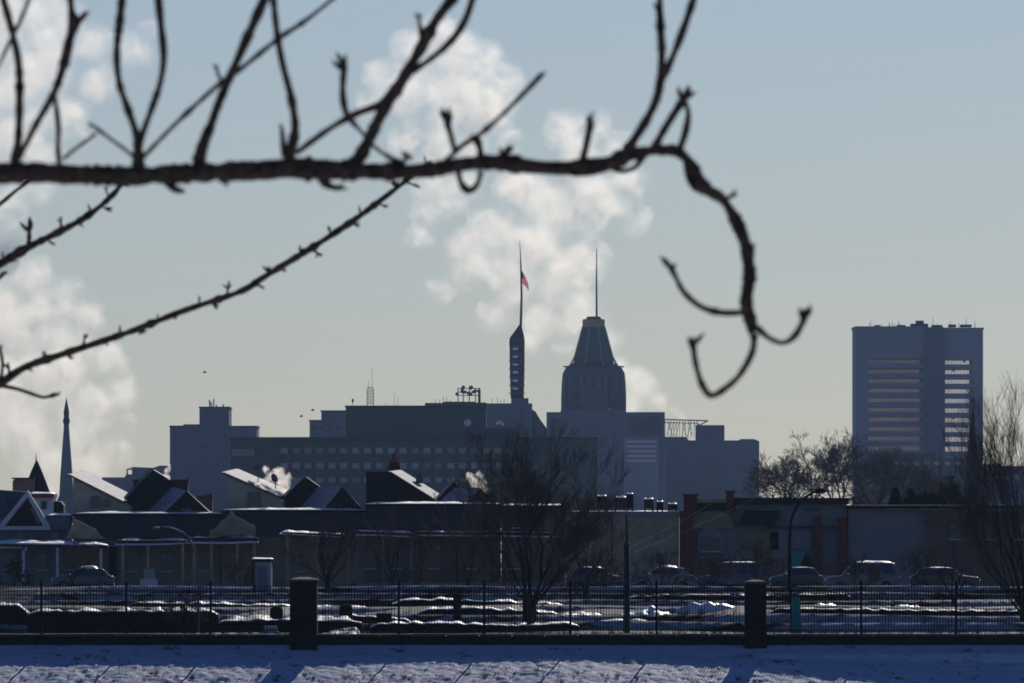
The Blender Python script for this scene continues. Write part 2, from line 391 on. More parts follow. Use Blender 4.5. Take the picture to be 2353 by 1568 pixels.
def tinted(name, c):
    m = bpy.data.materials.new(name); m.use_nodes = True; nt = m.node_tree
    tb = nt.nodes.new('ShaderNodeBsdfTransparent'); tb.inputs[0].default_value = (*c, 1); g = nt.nodes.new('ShaderNodeBsdfGlossy'); g.inputs['Roughness'].default_value = .1; g.inputs['Color'].default_value = (.6, .6, .6, 1)
    n = nt.nodes.new('ShaderNodeTexNoise'); n.inputs['Scale'].default_value = .06; n.inputs['Detail'].default_value = 1; r = nt.nodes.new('ShaderNodeMapRange'); r.inputs[3].default_value = .6; r.inputs[4].default_value = 1.4
    tc = nt.nodes.new('ShaderNodeTexCoord'); nt.links.new(tc.outputs['Object'], n.inputs['Vector']); nt.links.new(n.outputs['Fac'], r.inputs[0])
    mu = nt.nodes.new('ShaderNodeMix'); mu.data_type = 'RGBA'; mu.blend_type = 'MULTIPLY'; mu.inputs[0].default_value = 1; mu.inputs[6].default_value = (*c, 1); nt.links.new(r.outputs[0], mu.inputs[7]); nt.links.new(mu.outputs[2], tb.inputs[0])
    mx = nt.nodes.new('ShaderNodeMixShader'); mx.inputs[0].default_value = .08; nt.nodes.remove(nt.nodes['Principled BSDF'])
    nt.links.new(tb.outputs[0], mx.inputs[1]); nt.links.new(g.outputs[0], mx.inputs[2]); nt.links.new(mx.outputs[0], nt.nodes['Material Output'].inputs[0]); return m
M['tint_dim'] = tinted('tinted_glass_dim', (.60, .56, .60)); M['tint_clear'] = tinted('tinted_glass_clear', (.86, .84, .87))
for y in WB:
    for x0, x1, o_, h, m_ in ((1995, 2122, 0, 11, 'tint_dim'), (2171, 2237, 1.5, 12, 'tint_clear')):
        MB().pb(x0, y+o_, x1, y+o_+h, D+.3, .05).build('window_band', M[m_], t); MB().pb(x0, y+o_, x1, y+o_+h, D+35.6, .05).build('window_band', M[m_], t)
rnd = random.Random(14)
for y in WB:                                                        # blinds half drawn behind some of the glass
    for k in range(0):
        xa_ = rnd.uniform(1996, 2110); MB().pb(xa_, y, xa_+rnd.uniform(5, 13), y+rnd.uniform(3, 9), D+1.2, .1).build('blind', M['concrete'], t)
    if rnd.random() < .3: xa_ = rnd.uniform(2172, 2228); MB().pb(xa_, y+1.5, xa_+rnd.uniform(3, 9), y+1.5+rnd.uniform(3, 8), D+1.2, .1).build('blind', M['concrete'], t)
rnd = random.Random(4)
for i in range(30):
    x = rnd.uniform(1995, 2240); h = rnd.choice([4, 6, 8, 10, 12, 20]) if i % 3 else 5
    MB().tube([P(x, 752, D+8), P(x+rnd.uniform(-1, 1), 749-h, D+8)], [.12, .07], 4).build('antenna', M['steel'], t)
for x0, x1, h in ((2092, 2132, 7), (2104, 2122, 14), (2060, 2080, 4), (2140, 2165, 4), (2180, 2196, 5), (2206, 2232, 5), (2010, 2022, 4)):
    MB().pb(x0, 750-h, x1, 751, D+6+rnd.uniform(0, 3), 4).build('roof_plant', M['concrete_dark'], t)
D = 3000; by = base_y(D)
t = bld('podium_block', 'low grey block in front of the broad office tower', D, 2100)
MB().pb(1985, 1052, 2226, by, D, 30).pb(2040, 1040, 2150, 1052, D+6, 20).build('wall', M['far_green'], t)
for i in range(7): MB().pb(2050+i*24, 1060, 2062+i*24, 1068, D-.3, .5).build('window', M['panel_pale'], t)
D = 2900; by = base_y(D)
t = bld('low_building', 'low dark flat-topped building behind the bare tree at the right edge', D, 2320)
MB().pb(2244, 1070, 2460, by, D, 30).pb(2262, 1066, 2300, 1070, D+4, 10).build('wall', M['far_stone'], t)
for i in range(6): MB().pb(2262+i*22, 1090, 2274+i*22, 1102, D-.3, .5).build('window', M['panel_pale'], t)

# green-roofed art deco tower
D = 3500; by = base_y(D)
t = bld('roofed_tower', 'wide stone tower with tapering green copper roof and thin mast', D, 1363)
MB().poly([(1256,946),(1288,946),(1289,940),(1438,940),(1438,946),(1527,946),(1527,by),(1256,by)], D, 40).build('wall', M['far_stone'], t)
c = P(1363.5, 940, D+14); u = K*D
def octo(mb, c, prof, sy=1.0): return mb.lathe(c, prof, 8, sy)
sh = MB()
pr = [(75*u*1.08, -4*u), (75*u*1.08, 30*u), (73.5*u*1.08, 62*u), (71.5*u*1.08, 83*u), (64*u*1.08, 97*u), (64*u*1.08, 99.5*u)]
octo(sh, c, pr); sh.build('shaft', M['far_stone'], t)
MB().lathe(c, [(70*u*1.08, 97.5*u), (70*u*1.08, 100*u)], 8).build('cornice', M['far_dark'], t)
MB().lathe(c, [(60*u*1.08, 99*u), (47*u*1.08, 107*u), (43*u*1.08, 122*u), (25.5*u*1.08, 190*u)], 8).build('roof', M['copper'], t)
MB().lathe(c, [(25.2*u*1.08, 189.5*u), (25.8*u*1.08, 190*u), (25.8*u*1.08, 204*u), (24.5*u*1.08, 208*u)], 8).build('roof_band', M['gold'], t)
MB().lathe(c, [(19*u, 207*u), (19*u, 210*u), (17*u, 211*u), (17*u, 214*u)], 8).build('roof_crown', M['far_dark'], t)
MB().tube([c+Vector((7*u, 0, 208*u)), c+Vector((6.5*u, 0, 290*u)), c+Vector((7*u, 0, 370*u))], [.34, .26, .12], 6).build('mast', M['steel'], t)
for k in range(8):
    a = 2*math.pi*(k+.5)/8
    MB().tube([c+Vector((60*u*math.cos(a), 60*u*math.sin(a), 99*u)), c+Vector((43.5*u*1.08*math.cos(a), 43.5*u*1.08*math.sin(a), 122*u)), c+Vector((25.5*u*1.08*math.cos(a), 25.5*u*1.08*math.sin(a), 190*u))], .35, 4).build('roof_rib', M['gold'], t)
for k in range(7):
    x = 1302+k*20.4
    MB().pb(x-4, 862, x+4, 930, D-10.0 if False else D+14-74*u, .6).build('window_strip', M['win_dark'], t)
for k in range(6): MB().pb(1265+k*3.6, 960, 1266.6+k*3.6, 1120, D-.25, .4).build('window_strip', M['win_dark'], t)
for k in range(9): MB().pb(1446+k*8.6, 958, 1449+k*8.6, 1000, D-.25, .4).build('window_strip', M['win_dark'], t)
for k in range(2): MB().pb(1395+k*5, 938, 1398+k*5, 941, D-2, .5).build('roof_light', M['white_paint'], t)
D = 3250; by = base_y(D)
t = bld('banded_block', 'small pale banded office block below the green-roofed tower', D, 1476)
MB().pb(1436, 1006, 1512, by, D, 20).build('wall', M['concrete'], t)
for k in range(5): MB().pb(1441, 1012+k*11, 1507, 1016+k*11, D-.2, .3).build('window_band', M['band_dull'], t)
D = 3400; by = base_y(D)
t = bld('stepped_building', 'long low blue-grey building with a raised box at its middle', D, 1640)
MB().poly([(1527,1003),(1576,1003),(1582,1011),(1601,1011),(1601,976),(1664,976),(1664,1011),(1700,1011),(1702,1008),(1732,1008),(1744,1013),(1744,by),(1527,by)], D, 30).build('wall', M['far_stone'], t)
for r in range(4):
    for k in range(11):
        if rnd.random() < .55: MB().pb(1534+k*19, 1030+r*24, 1540+k*19+rnd.uniform(0, 5), 1035+r*24, D-.25, .4).build('window', M['concrete_dark'], t)
D = 3600; t = bld('steel_truss', 'open steel truss frame standing between the tower base and the raised box', D, 1578, 'truss')
def bar(mb, a, b, r, D): mb.tube([P(a[0], a[1], D), P(b[0], b[1], D)], r, 4)
mb = MB(); bar(mb, (1524, 963), (1626, 966), .28, D); bar(mb, (1524, 970), (1600, 972), .16, D); bar(mb, (1524, 963), (1524, 1010), .3, D); bar(mb, (1604, 972), (1604, 1010), .3, D)
bar(mb, (1626, 966), (1600, 980), .25, D); mb.build('frame', M['steel'], t)
mb = MB(); rnd = random.Random(8)
for k in range(12):
    x = 1528+k*6.6; bar(mb, (x, 966), (x+rnd.choice([-9, 9]), 1004+rnd.uniform(-6, 4)), .13, D+.3*(k % 3)); bar(mb, (x, 966), (x, 1006), .09, D+1)
mb.build('bracing', M['steel'], t)

# slender tower with flag
D = 2900; by = base_y(D); u = K*D
t = bld('slender_tower', 'slender dark brick tower with pointed roof and tall flagpole', D, 1188)
ty = [(1170,784),(1173,778),(1183,768),(1194,752),(1196,752),(1203,768),(1205,778)]
body = MB()
def ring4(x0, x1, y): return [P(x0, y, D), P(x1, y, D), P(x1, y, D)+Vector((0, (x1-x0)*u, 0)), P(x0, y, D)+Vector((0, (x1-x0)*u, 0))]
def loft(mb, rings):
    o = len(mb.v); n = len(rings[0])
    for r in rings: mb.v += [tuple(v) for v in r]
    for i in range(len(rings)-1):
        for k in range(n):
            a = o+i*n+k; b = o+i*n+(k+1) % n; mb.f.append((a, b, b+n, a+n))
    mb.f.append(tuple(o+k for k in range(n-1, -1, -1))); mb.f.append(tuple(o+(len(rings)-1)*n+k for k in range(n)))
    return mb
loft(body, [ring4(1173, 1203, 915), ring4(1171, 1204.5, 860), ring4(1170, 1205, 786)])
body.build('shaft', M['far_dark'], t)
rf = MB(); rr = ring4(1169.5, 1205.5, 787)
ap = P(1195, 746, D+7)
loft(rf, [ring4(1169.5, 1205.5, 787), ring4(1170.5, 1204.5, 776), [ap+Vector((-.3, -.3, 0)), ap+Vector((.3, -.3, 0)), ap+Vector((.3, .3, 0)), ap+Vector((-.3, .3, 0))]])
rf.build('roof', M['far_dark'], t)
for y in (793, 811, 829, 847, 866, 885, 903):
    MB().pb(1168.8, y-1.2, 1206, y+.6, D-.35, 4.5).build('string_course', M['far_stone'], t)
for y in (798, 816, 834, 852, 871, 889):
    MB().pb(1178, y, 1190, y+5.5, D-.15, .3).build('window', M['band_glass'], t)
MB().poly([(1174,914),(1214,914),(1214,926),(1222.5,926),(1222.5,by),(1117,by),(1117,926),(1174,926)], D-2, 26).build('lower_block', M['far_stone'], t)
MB().poly([(1222,940),(1230,945),(1240,962),(1256,984),(1256,by),(1222,by)], D-1, 20).build('sloping_wing', M['far_dark'], t)
MB().tube([P(1196, 748, D+7), P(1198, 680, D+7), P(1196.5, 620, D+7), P(1195.5, 586, D+7), P(1193.5, 553, D+7)], [.36, .28, .22, .13, .06], 6).build('flagpole', M['steel'], t)
for x, y in ((1140, 968), (1146, 966), (1152, 970)): MB().pb(x, y, x+5, y+7, D-2.3, .4).build('lit_window', M['band_glass'], t)
# flag
def flag():
    D0 = D+7; mb = MB(); nx, ny = 14, 18; th = .03
    for s in (0, 1):
        for j in range(ny+1):
            v = j/ny
            for i in range(nx+1):
                q = i/nx
                px = 1195.8 + q*17*(.55+.45*min(1, v*1.6+.25)) + 2*v*q
                py = 621 + v*30 + q*q*16 + q*v*2
                p = P(px, py, D0); p.y += .35*math.sin(q*9+v*2)*(q) + s*th
                mb.v.append(tuple(p))
    N = (nx+1)*(ny+1); uvs = []
    for s in (0, 1):
        for j in range(ny):
            for i in range(nx):
                a = s*N + j*(nx+1)+i; f = (a, a+nx+1, a+nx+2, a+1)
                mb.f.append(f if s == 0 else f[::-1])
    o = mb.build('flag', flagmat(), smooth=True)
    uvl = o.data.uv_layers.new(name='UVMap')
    for lp in o.data.loops:
        k = lp.vertex_index % N; uvl.data[lp.index].uv = ((k % (nx+1))/nx, 1-(k//(nx+1))/ny)
    tag(o, 'drooping stars and stripes flag on the slender tower flagpole', 'flag')
def flagmat():
    m = bpy.data.materials.new('flag_cloth'); m.use_nodes = True; nt = m.node_tree; b = nt.nodes['Principled BSDF']
    b.inputs['Roughness'].default_value = .9
    uv = nt.nodes.new('ShaderNodeUVMap'); sp = nt.nodes.new('ShaderNodeSeparateXYZ'); nt.links.new(uv.outputs[0], sp.inputs[0])
    def mth(op, a, b2):
        n = nt.nodes.new('ShaderNodeMath'); n.operation = op
        for i, q in enumerate((a, b2)):
            if isinstance(q, (int, float)): n.inputs[i].default_value = q
            else: nt.links.new(q, n.inputs[i])
        return n.outputs[0]
    st = mth('GREATER_THAN', mth('MODULO', mth('MULTIPLY', sp.outputs['Y'], 6.5), 1.0), .5)
    mx = nt.nodes.new('ShaderNodeMix'); mx.data_type = 'RGBA'; mx.inputs[6].default_value = (.75, .05, .07, 1); mx.inputs[7].default_value = (.75, .72, .7, 1)
    inv = mth('SUBTRACT', 1.0, st); nt.links.new(inv, mx.inputs[0])
    can = mth('MULTIPLY', mth('LESS_THAN', sp.outputs['X'], .4), mth('GREATER_THAN', sp.outputs['Y'], .462))
    vx = nt.nodes.new('ShaderNodeTexVoronoi'); vx.inputs['Scale'].default_value = 14; nt.links.new(uv.outputs[0], vx.inputs['Vector'])
    stars = mth('LESS_THAN', vx.outputs['Distance'], .18)
    bl = nt.nodes.new('ShaderNodeMix'); bl.data_type = 'RGBA'; bl.inputs[6].default_value = (.03, .045, .14, 1); bl.inputs[7].default_value = (.6, .6, .65, 1); nt.links.new(stars, bl.inputs[0])
    m2 = nt.nodes.new('ShaderNodeMix'); m2.data_type = 'RGBA'; nt.links.new(can, m2.inputs[0]); nt.links.new(mx.outputs[2], m2.inputs[6]); nt.links.new(bl.outputs[2], m2.inputs[7])
    nt.links.new(m2.outputs[2], b.inputs['Base Color'])
    tr = nt.nodes.new('ShaderNodeBsdfTranslucent'); nt.links.new(m2.outputs[2], tr.inputs[0]); ms = nt.nodes.new('ShaderNodeMixShader'); ms.inputs[0].default_value = .8
    nt.links.new(b.outputs[0], ms.inputs[1]); nt.links.new(tr.outputs[0], ms.inputs[2]); nt.links.new(ms.outputs[0], nt.nodes['Material Output'].inputs[0])
    return m
flag()

# rooftop-equipment building behind the big block
D = 2700; by = base_y(D)
t = bld('flat_roofed_building', 'flat-roofed building whose roof carries a cluster of dishes and masts', D, 1050)
MB().poly([(976,931),(976,925),(1018,925),(1018,922),(1090,922),(1090,924),(1117,924),(1117,by),(976,by)], D, 24).build('wall', M['far_dark'], t)
rnd = random.Random(3)
mb = MB()
for x in (1052, 1064, 1078, 1092, 1102): mb.tube([P(x, 924, D+6), P(x, 890, D+6)], .16, 4)
for y in (892, 900, 908): mb.tube([P(1051, y, D+6), P(1103, y, D+6)], .13, 4)
mb.pb(1098, 896, 1104, 924, D+5, 1); mb.build('antenna_frame', M['steel'], t)
for k in range(13):
    x = rnd.uniform(1049, 1100); y = rnd.uniform(888, 908)
    MB().ball(P(x, y, D+5.5), .42, .2, .42, 8, 5).build('dish', M['steel'], t)
for x, h in ((1000, 8), (1010, 9), (1018, 14), (1026, 12), (1130, 10), (1142, 12), (1150, 7), (1158, 9), (1035, 8)):
    MB().tube([P(x, 925, D+4), P(x, 925-h, D+4)], .08, 4).build('antenna', M['steel'], t)

# big grey-green block with low wide wing
D = 2300; by = base_y(D)
t = bld('civic_block', 'long grey-green building with windowless upper box and rows of pale panels', D, 950)
MB().pb(530, 1007, 645, by, D, 34).pb(645, 1007, 1190, by, D+.4, 34).pb(1190, 1008, 1372, by, D, 34).build('wing_wall', M['far_green'], t)
MB().pb(528, 1003.5, 1374, 1008, D-.5, 35).build('wing_roof', M['far_dark'], t)
MB().pb(794, 934, 1117, 1006, D+2, 28).pb(1117, 983, 1188, 1004, D+3, 20).build('upper_box', M['far_green'], t)
MB().pb(792, 931, 1119, 935, D+1.5, 29).build('upper_roof', M['far_dark'], t)
MB().ball(P(1074, 971, D+1.8), .75, .25, .75, 12, 6).build('round_emblem', M['white_paint'], t)
for r, (y0, y1) in enumerate(((1028, 1041), (1063, 1076), (1096, 1108))):
    for k in range(20):
        MB().pb(645+k*27.3, y0, 661+k*27.3, y1, D+.15, .3).build('pale_panel', M[rnd.choice(['panel_pale', 'panel_pale', 'panel_warm', 'panel_dull'])], t)
for r, (y0, y1) in enumerate(((1047, 1059), (1081, 1092))):
    for k in range(20):
        MB().pb(656+k*27.3, y0, 672+k*27.3, y1, D+.2, .3).build('window', M['win_dark'], t)
mb = MB()
for k in range(11): mb.pb(533+k*4.7, 1031, 535.6+k*4.7, 1047, D-.2, .3)
mb.build('fluted_screen', M['panel_pale'], t)
mb = MB()
for x in (843, 858): mb.tube([P(x, 932, D+8), P(x, 893, D+8)], .09, 4)
for k in range(6):
    y = 930-k*7; mb.tube([P(843, y, D+8), P(858, y-6, D+8)], .06, 4); mb.tube([P(843, y-6, D+8), P(858, y-6, D+8)], .06, 4); mb.tube([P(858, y, D+8), P(843, y-6, D+8)], .05, 4)
mb.tube([P(846, 893, D+8), P(846, 872, D+8)], .05, 4).tube([P(855, 893, D+8), P(855, 848, D+8)], .05, 4)
mb.build('lattice_mast', M['steel'], t)
for x, h in ((906, 30), (914, 22), (886, 8), (1100, 6)):
    MB().tube([P(x, 932, D+6), P(x, 932-h, D+6)], .05, 4).build('antenna', M['steel'], t)
MB().tube([P(810, 932, D+5), P(810, 924, D+5)], .06, 4).pb(808, 916, 812.5, 924, D+4.8, .4).build('warning_light', M['steel'], t)
D = 2850; by = base_y(D)
t = bld('annex_block', 'pale blue-grey stepped block left of the windowless upper box', D, 752)
MB().poly([(711,966),(738,966),(738,944),(792,944),(800,944),(800,by),(711,by)], D, 24).build('wall', M['far_stone'], t)
MB().pb(709, 964, 739, 966.5, D-.5, 25).pb(736, 942, 800, 945, D-.5, 25).build('parapet', M['far_dark'], t)
for k in range(4): MB().pb(718+k*18, 980, 726+k*18, 984, D-.3, .4).build('window', M['far_dark'], t)

# hospital-like block left
D = 2700; by = base_y(D)
t = bld('stepped_block', 'dark blue-grey block with a square penthouse on its roof', D, 490)
MB().poly([(390,979),(420,979),(422,974),(458,974),(458,936),(526,936),(526,979),(590,981),(590,by),(390,by)], D, 26).build('wall', M['far_stone'], t)
MB().pb(388.5, 977, 421, 980, D-.4, 27).pb(456.5, 933.5, 527.5, 937, D-.4, 27).pb(526, 977.5, 591.5, 981, D-.4, 27).build('parapet', M['far_dark'], t)
for x, h in ((482, 16), (486, 12), (490, 18), (497, 5), (512, 6)):
    MB().tube([P(x, 934, D+5), P(x+rnd.uniform(-2, 2), 934-h, D+5)], .2, 4).build('antenna', M['steel'], t)
for r in range(5):
    for k in range(7):
        if rnd.random() < .6: MB().pb(402+k*27, 1000+r*24, 409+k*27+rnd.uniform(0, 6), 1003+r*24, D-.25, .4).build('window', M[rnd.choice(['far_dark', 'concrete_dark'])], t)
D = 3000; by = base_y(D)
t = bld('low_block', 'low stepped grey building between the spire and the stepped block', D, 310)
MB().poly([(234,1096),(286,1096),(290,1089),(303,1089),(303,1072),(352,1074),(366,1069),(392,1069),(392,by),(234,by)], D, 24).build('wall', M['far_stone'], t)
MB().tube([P(292, 1089, D+2), P(292, 1078, D+2), P(303, 1076, D+2)], .3, 4).build('roof_frame', M['steel'], t)
for k in range(6): MB().pb(245+k*22, 1110, 253+k*22, 1114, D-.3, .4).build('window', M['far_dark'], t)

# spires
D = 2400; by = base_y(D); u = K*D
t = bld('church_spire', 'slender pale-blue stone spire with knobbed tip', D, 152)
cx = P(152.5, 1140, D+3)
MB().lathe(cx, [(18*u, -2*u), (14.5*u, 56*u), (12*u, 90*u), (8*u, 140*u), (6.3*u, 165*u)], 8).build('spire', M['far_stone'], t)
MB().lathe(cx+Vector((0, 0, 165*u)), [(6.3*u, 0), (9*u, 8*u), (6*u, 18*u), (7.2*u, 28*u), (4.5*u, 42*u), (3*u, 48*u), (.4*u, 62*u)], 8).build('finial', M['far_dark'], t)
MB().poly([(136,1138),(170,1138),(176,1150),(176,by),(122,by),(122,1156),(130,1150)], D, 14).build('tower_base', M['far_stone'], t)
D = 1500; by = base_y(D); u = K*D
t = bld('dark_spire', 'dark brown spire in front of the broad office tower', D, 2236)
cx = P(2234, 1140, D+3)
MB().lathe(cx, [(24*u, -60*u), (21*u, 0), (17*u, 60*u), (11*u, 120*u), (6*u, 165*u), (4.5*u, 180*u)], 8).build('spire', M['far_dark'], t)
MB().lathe(cx+Vector((0, 0, 180*u)), [(4.5*u, 0), (5.5*u, 5*u), (2.4*u, 12*u), (.3*u, 30*u)], 8).build('finial', M['far_dark'], t)
MB().pb(2206, 1138, 2262, by, D, 8).build('tower_base', M['far_dark'], t)
D = 1050; by = base_y(D); u = K*D
t = bld('turret_house', 'dark house with a conical turret roof and tall finial', D, 75)
cx = P(84, 1140, D+3)
MB().lathe(cx, [(38*u, -12*u), (36*u, -2*u), (22*u, 36*u), (13*u, 58*u), (5*u, 76*u), (2*u, 82*u)], 12).build('turret_roof', M['slate'], t)
MB().tube([cx+Vector((-1*u, 0, 78*u)), cx+Vector((-1*u, 0, 92*u)), cx+Vector((-1*u, 0, 100*u))], [2*u, .9*u, .3*u], 6).build('finial', M['iron'], t)
MB().poly([(29,by),(29,1104),(36,1098),(78,1098),(78,by)], D, 9).build('wall', M['brownwall'], t)
MB().pb(27, 1096.5, 80, 1100, D-.3, 9.6).build('cornice', M['black'], t)
for x, y in ((470, 855), (718, 942), (692, 956)):
    b = MB(); c = P(x, y, 1900)
    b.ball(c, .3, .14, .12, 8, 5)
    b.add([c+Vector((-.15, 0, .05)), c+Vector((.25, 0, .05)), c+Vector((.1, .6, .25)), c+Vector((.0, .6, .27))], [(0, 1, 2, 3)])
    b.add([c+Vector((-.15, 0, .05)), c+Vector((.25, 0, .05)), c+Vector((.1, -.6, .25)), c+Vector((.0, -.6, .27))], [(0, 3, 2, 1)])
    tag(b.build('bird', M['black'], smooth=True), {470: 'tiny dark bird flying above the stepped block', 718: 'tiny dark bird just above the stepped annex corner', 692: 'lower tiny dark bird beside the stepped annex'}[x], 'bird', 'birds in the sky')
# ------------------------------------------------------------------ row houses (D about 850 m)
def poly(name, m, parent, pts, D, dep, skew=0.0, sm=False):
    return MB().poly(pts, D, dep, skew).build(name, m, parent, sm)
def box(name, m, parent, x0, y0, x1, y1, D, dep):
    return MB().pb(x0, y0, x1, y1, D, dep).build(name, m, parent)
def slope(name, m, parent, near, dx, dy, th, D, dep, bump=0.0):
    """a roof sheet whose front edge is the line `near` and whose back edge is displaced by (dx, dy) picture units, dep metres further"""
    a = [P(x, y, D) for x, y in near]; b = [P(x+dx, y+dy, D+dep) for x, y in near]
    mb = MB(); n = len(a); t = Vector((0, 0, -th*K*D))
    vs = a + b + [v+t for v in a] + [v+t for v in b]
    fs = []
    for i in range(n-1):
        fs += [(i, i+1, n+i+1, n+i), (2*n+i+1, 2*n+i, 3*n+i, 3*n+i+1), (i+1, i, 2*n+i, 2*n+i+1), (n+i, n+i+1, 3*n+i+1, 3*n+i)]
    fs += [(0, n, 3*n, 2*n), (n-1, 3*n-1, 4*n-1, 2*n-1)]
    mb.add(vs, fs); return mb.build(name, m, parent)
def snowcap(parent, pts, D, dep, rise, name='snow_layer', m='snow_crust', drop=0, seed=0, patchy=0):
    """snow lying on a roof pitched towards the street: front edge follows pts (left to right), the back is `rise` picture units higher"""
    xa, xb = pts[0][0], pts[-1][0]; mb = MB(); N = max(10, int((xb-xa)/4)); R = 8; H = rise*K*D; dep = max(dep, 1.0)
    def yy(x):
        for i in range(len(pts)-1):
            if x <= pts[i+1][0]:
                t = (x-pts[i][0])/(pts[i+1][0]-pts[i][0]); return pts[i][1]+(pts[i+1][1]-pts[i][1])*t
        return pts[-1][1]
    for j in range(R+1):
        v = j/R
        for i in range(N+1):
            t = i/N; x = xa+(xb-xa)*t; e = min(1, 9*t, 9*(1-t))**.6; p = P(x, yy(x), D); p.y += dep*v
            n1 = noise.noise(Vector((x*.035, v*1.5, seed+3.1))); n2 = noise.noise(Vector((x*.2, v*5, seed)))
            if patchy: e *= max(0, min(1, .55+2.6*noise.noise(Vector((x*.030, v*.8, seed*1.7)))))
            p.z += H*e*((.14 if j == 0 else .22)+.78*v*(1+.5*n1)) + H*.10*n2*e*(0 < v)
            mb.v.append(tuple(p))
    for j in range(R):
        for i in range(N):
            a = j*(N+1)+i; mb.f.append((a, a+1, a+N+2, a+N+1))
    o = len(mb.v)
    for j in (0, R):
        for i in range(N+1):
            q = mb.v[j*(N+1)+i]; x = xa+(xb-xa)*i/N; mb.v.append((q[0], q[1], Z(yy(x), D)-.03))
    for i in range(N):
        k = R*(N+1); mb.f.append((o+i, o+i+1, i+1, i)); mb.f.append((k+i, k+i+1, o+N+1+i+1, o+N+1+i)); mb.f.append((o+i+1, o+i, o+N+1+i, o+N+2+i))
    for i in (0, N):
        col_ = [j*(N+1)+i for j in range(R+1)] + [o+N+1+i, o+i]; mb.f.append(tuple(col_))
    return mb.build(name, M[m], parent, True)
def windowp(parent, x0, y0, x1, y1, D, frame='grey_paint', sill=True):
    f = MB(); w_ = 1.8
    f.pb(x0-w_, y0-w_, x0, y1+w_, D-.12, .14).pb(x1, y0-w_, x1+w_, y1+w_, D-.12, .14).pb(x0, y0-w_, x1, y0, D-.12, .14).pb(x0, y1, x1, y1+w_, D-.12, .14)
    f.pb(x0, (y0+y1)/2-.5, x1, (y0+y1)/2+.5, D-.08, .08)
    o = f.build('window', M[frame], parent)
    MB().pb(x0, y0, x1, y1, D-.04, .03).build('pane', M['glass'], o)
    if sill: MB().pb(x0-3, y1+w_+.02, x1+3, y1+w_+1.6, D-.3, .29).build('sill', M['snow_crust'], o)
    return o
def porch(parent, x0, x1, yt, D, posts, lens=None, base=1345, dep=3.4, postw=3.0, pm='tan_stucco', rise=7, tilt=0):
    """a porch roof with a dark fascia, snow on top and its posts"""
    MB().poly([(x0, yt+2), (x1, yt+2+tilt), (x1, yt+9+tilt), (x0, yt+9)], D-dep, dep).build('porch_roof', M['black'], parent)
    pts = lens or [(x0, yt), (x1, yt+tilt)]
    snowcap(parent, [(x, y+2) for x, y in pts], D-dep-.1, dep, rise, seed=int(x0)+3)
    for p in posts:
        c = P(p, base, D-dep+.3)
        MB().box(c.x-postw*K*D, c.x+postw*K*D, D-dep+.15, D-dep+.15+2*postw*K*D, c.z-.1, Z(yt+9+min(tilt, 0), D-dep)).build('porch_post', M[pm], parent)
    MB().pb(x0+3, base-7, x1-3, base+2, D-dep, dep).build('porch_floor', M['grey_paint'], parent)
GH = 'row houses along the street'
D = 850

# --- white gabled house, far left
t = thing('row_house', 'pale clapboard house with white triangular pediment at the left edge', 'house', (X(60, D), D, gz(X(60, D), D)), GH)
box('wall', M['grey_paint'], t, -40, 1243, 160, 1362, D, 9); box('upper_wall', M['grey_paint'], t, -40, 1190, 160, 1243.2, D+4.4, 4.4)
poly('roof', M['slate_blue'], t, [(-45,1212),(-45,1120),(2,1125),(60,1129),(64,1131),(2,1212)], D+4.7, 5)
poly('pediment_wall', M['black'], t, [(3,1211),(63,1136),(106,1211)], D+3.8, 1)
mb = MB().poly([(-6,1214),(-2,1206),(63,1126),(63,1141),(12,1206)], D+3.4, 1.2).poly([(112,1214),(114,1206),(63,1126),(63,1141),(98,1206)], D+3.4, 1.2).poly([(-6,1208),(114,1208),(116,1217),(-8,1217)], D+3.3, 1.3)
mb.build('pediment_frame', M['white_paint'], t)
MB().poly([(12,1206),(16,1206),(64,1147),(96,1206),(100,1206),(63,1140)], D+3.6, .3).build('pediment_trim', M['red_trim'], t)
poly('pediment_panel', M['grey_paint'], t, [(70,1168),(78,1163),(97,1194),(88,1204)], D+3.65, .3)
box('parapet', M['grey_paint'], t, 104, 1186, 160, 1216, D+3.9, 4.5); box('cornice', M['red_trim'], t, 104, 1183, 164, 1186, D+3.7, 5)
snowcap(t, [(106,1184),(162,1184)], D+3.7, 3, 5)
windowp(t, 40, 1224, 58, 1238, D+4.4)
windowp(t, 118, 1222, 134, 1238, D+4.4)
porch(t, -40, 248, 1245, D, (-10, 54, 132, 232), dep=3.2, tilt=5, pm='white_paint', rise=9)
poly('porch_arch', M['white_paint'], t, [(-6,1252),(62,1252),(62,1264),(54,1264),(50,1259),(2,1259),(-6,1264)], D-3.05, .2)
box('door', M['door_white'], t, 192, 1308, 221, 1356, D-.2, .15)
for x in (6, 84, 150): windowp(t, x, 1272, x+22, 1306, D)
t = thing('attic_house', 'little pale rooftop house with red cornice behind the white pediment', 'house', (X(104, 900), 900, gz(X(104, 900), 900)), GH)
D2 = 900; box('wall', M['white_paint'], t, 70, 1143, 122, base_y(D2), D2, 6)
box('cornice', M['red_trim'], t, 66, 1134, 124, 1143, D2-.4, 6.6); snowcap(t, [(66,1134),(125,1134)], D2-.4, 2.5, 5); windowp(t, 96, 1152, 106, 1168, D2)
poly('roof_hump', M['slate'], t, [(124,1150),(140,1152),(146,1160),(146,1190),(124,1190)], D2+1, 4)

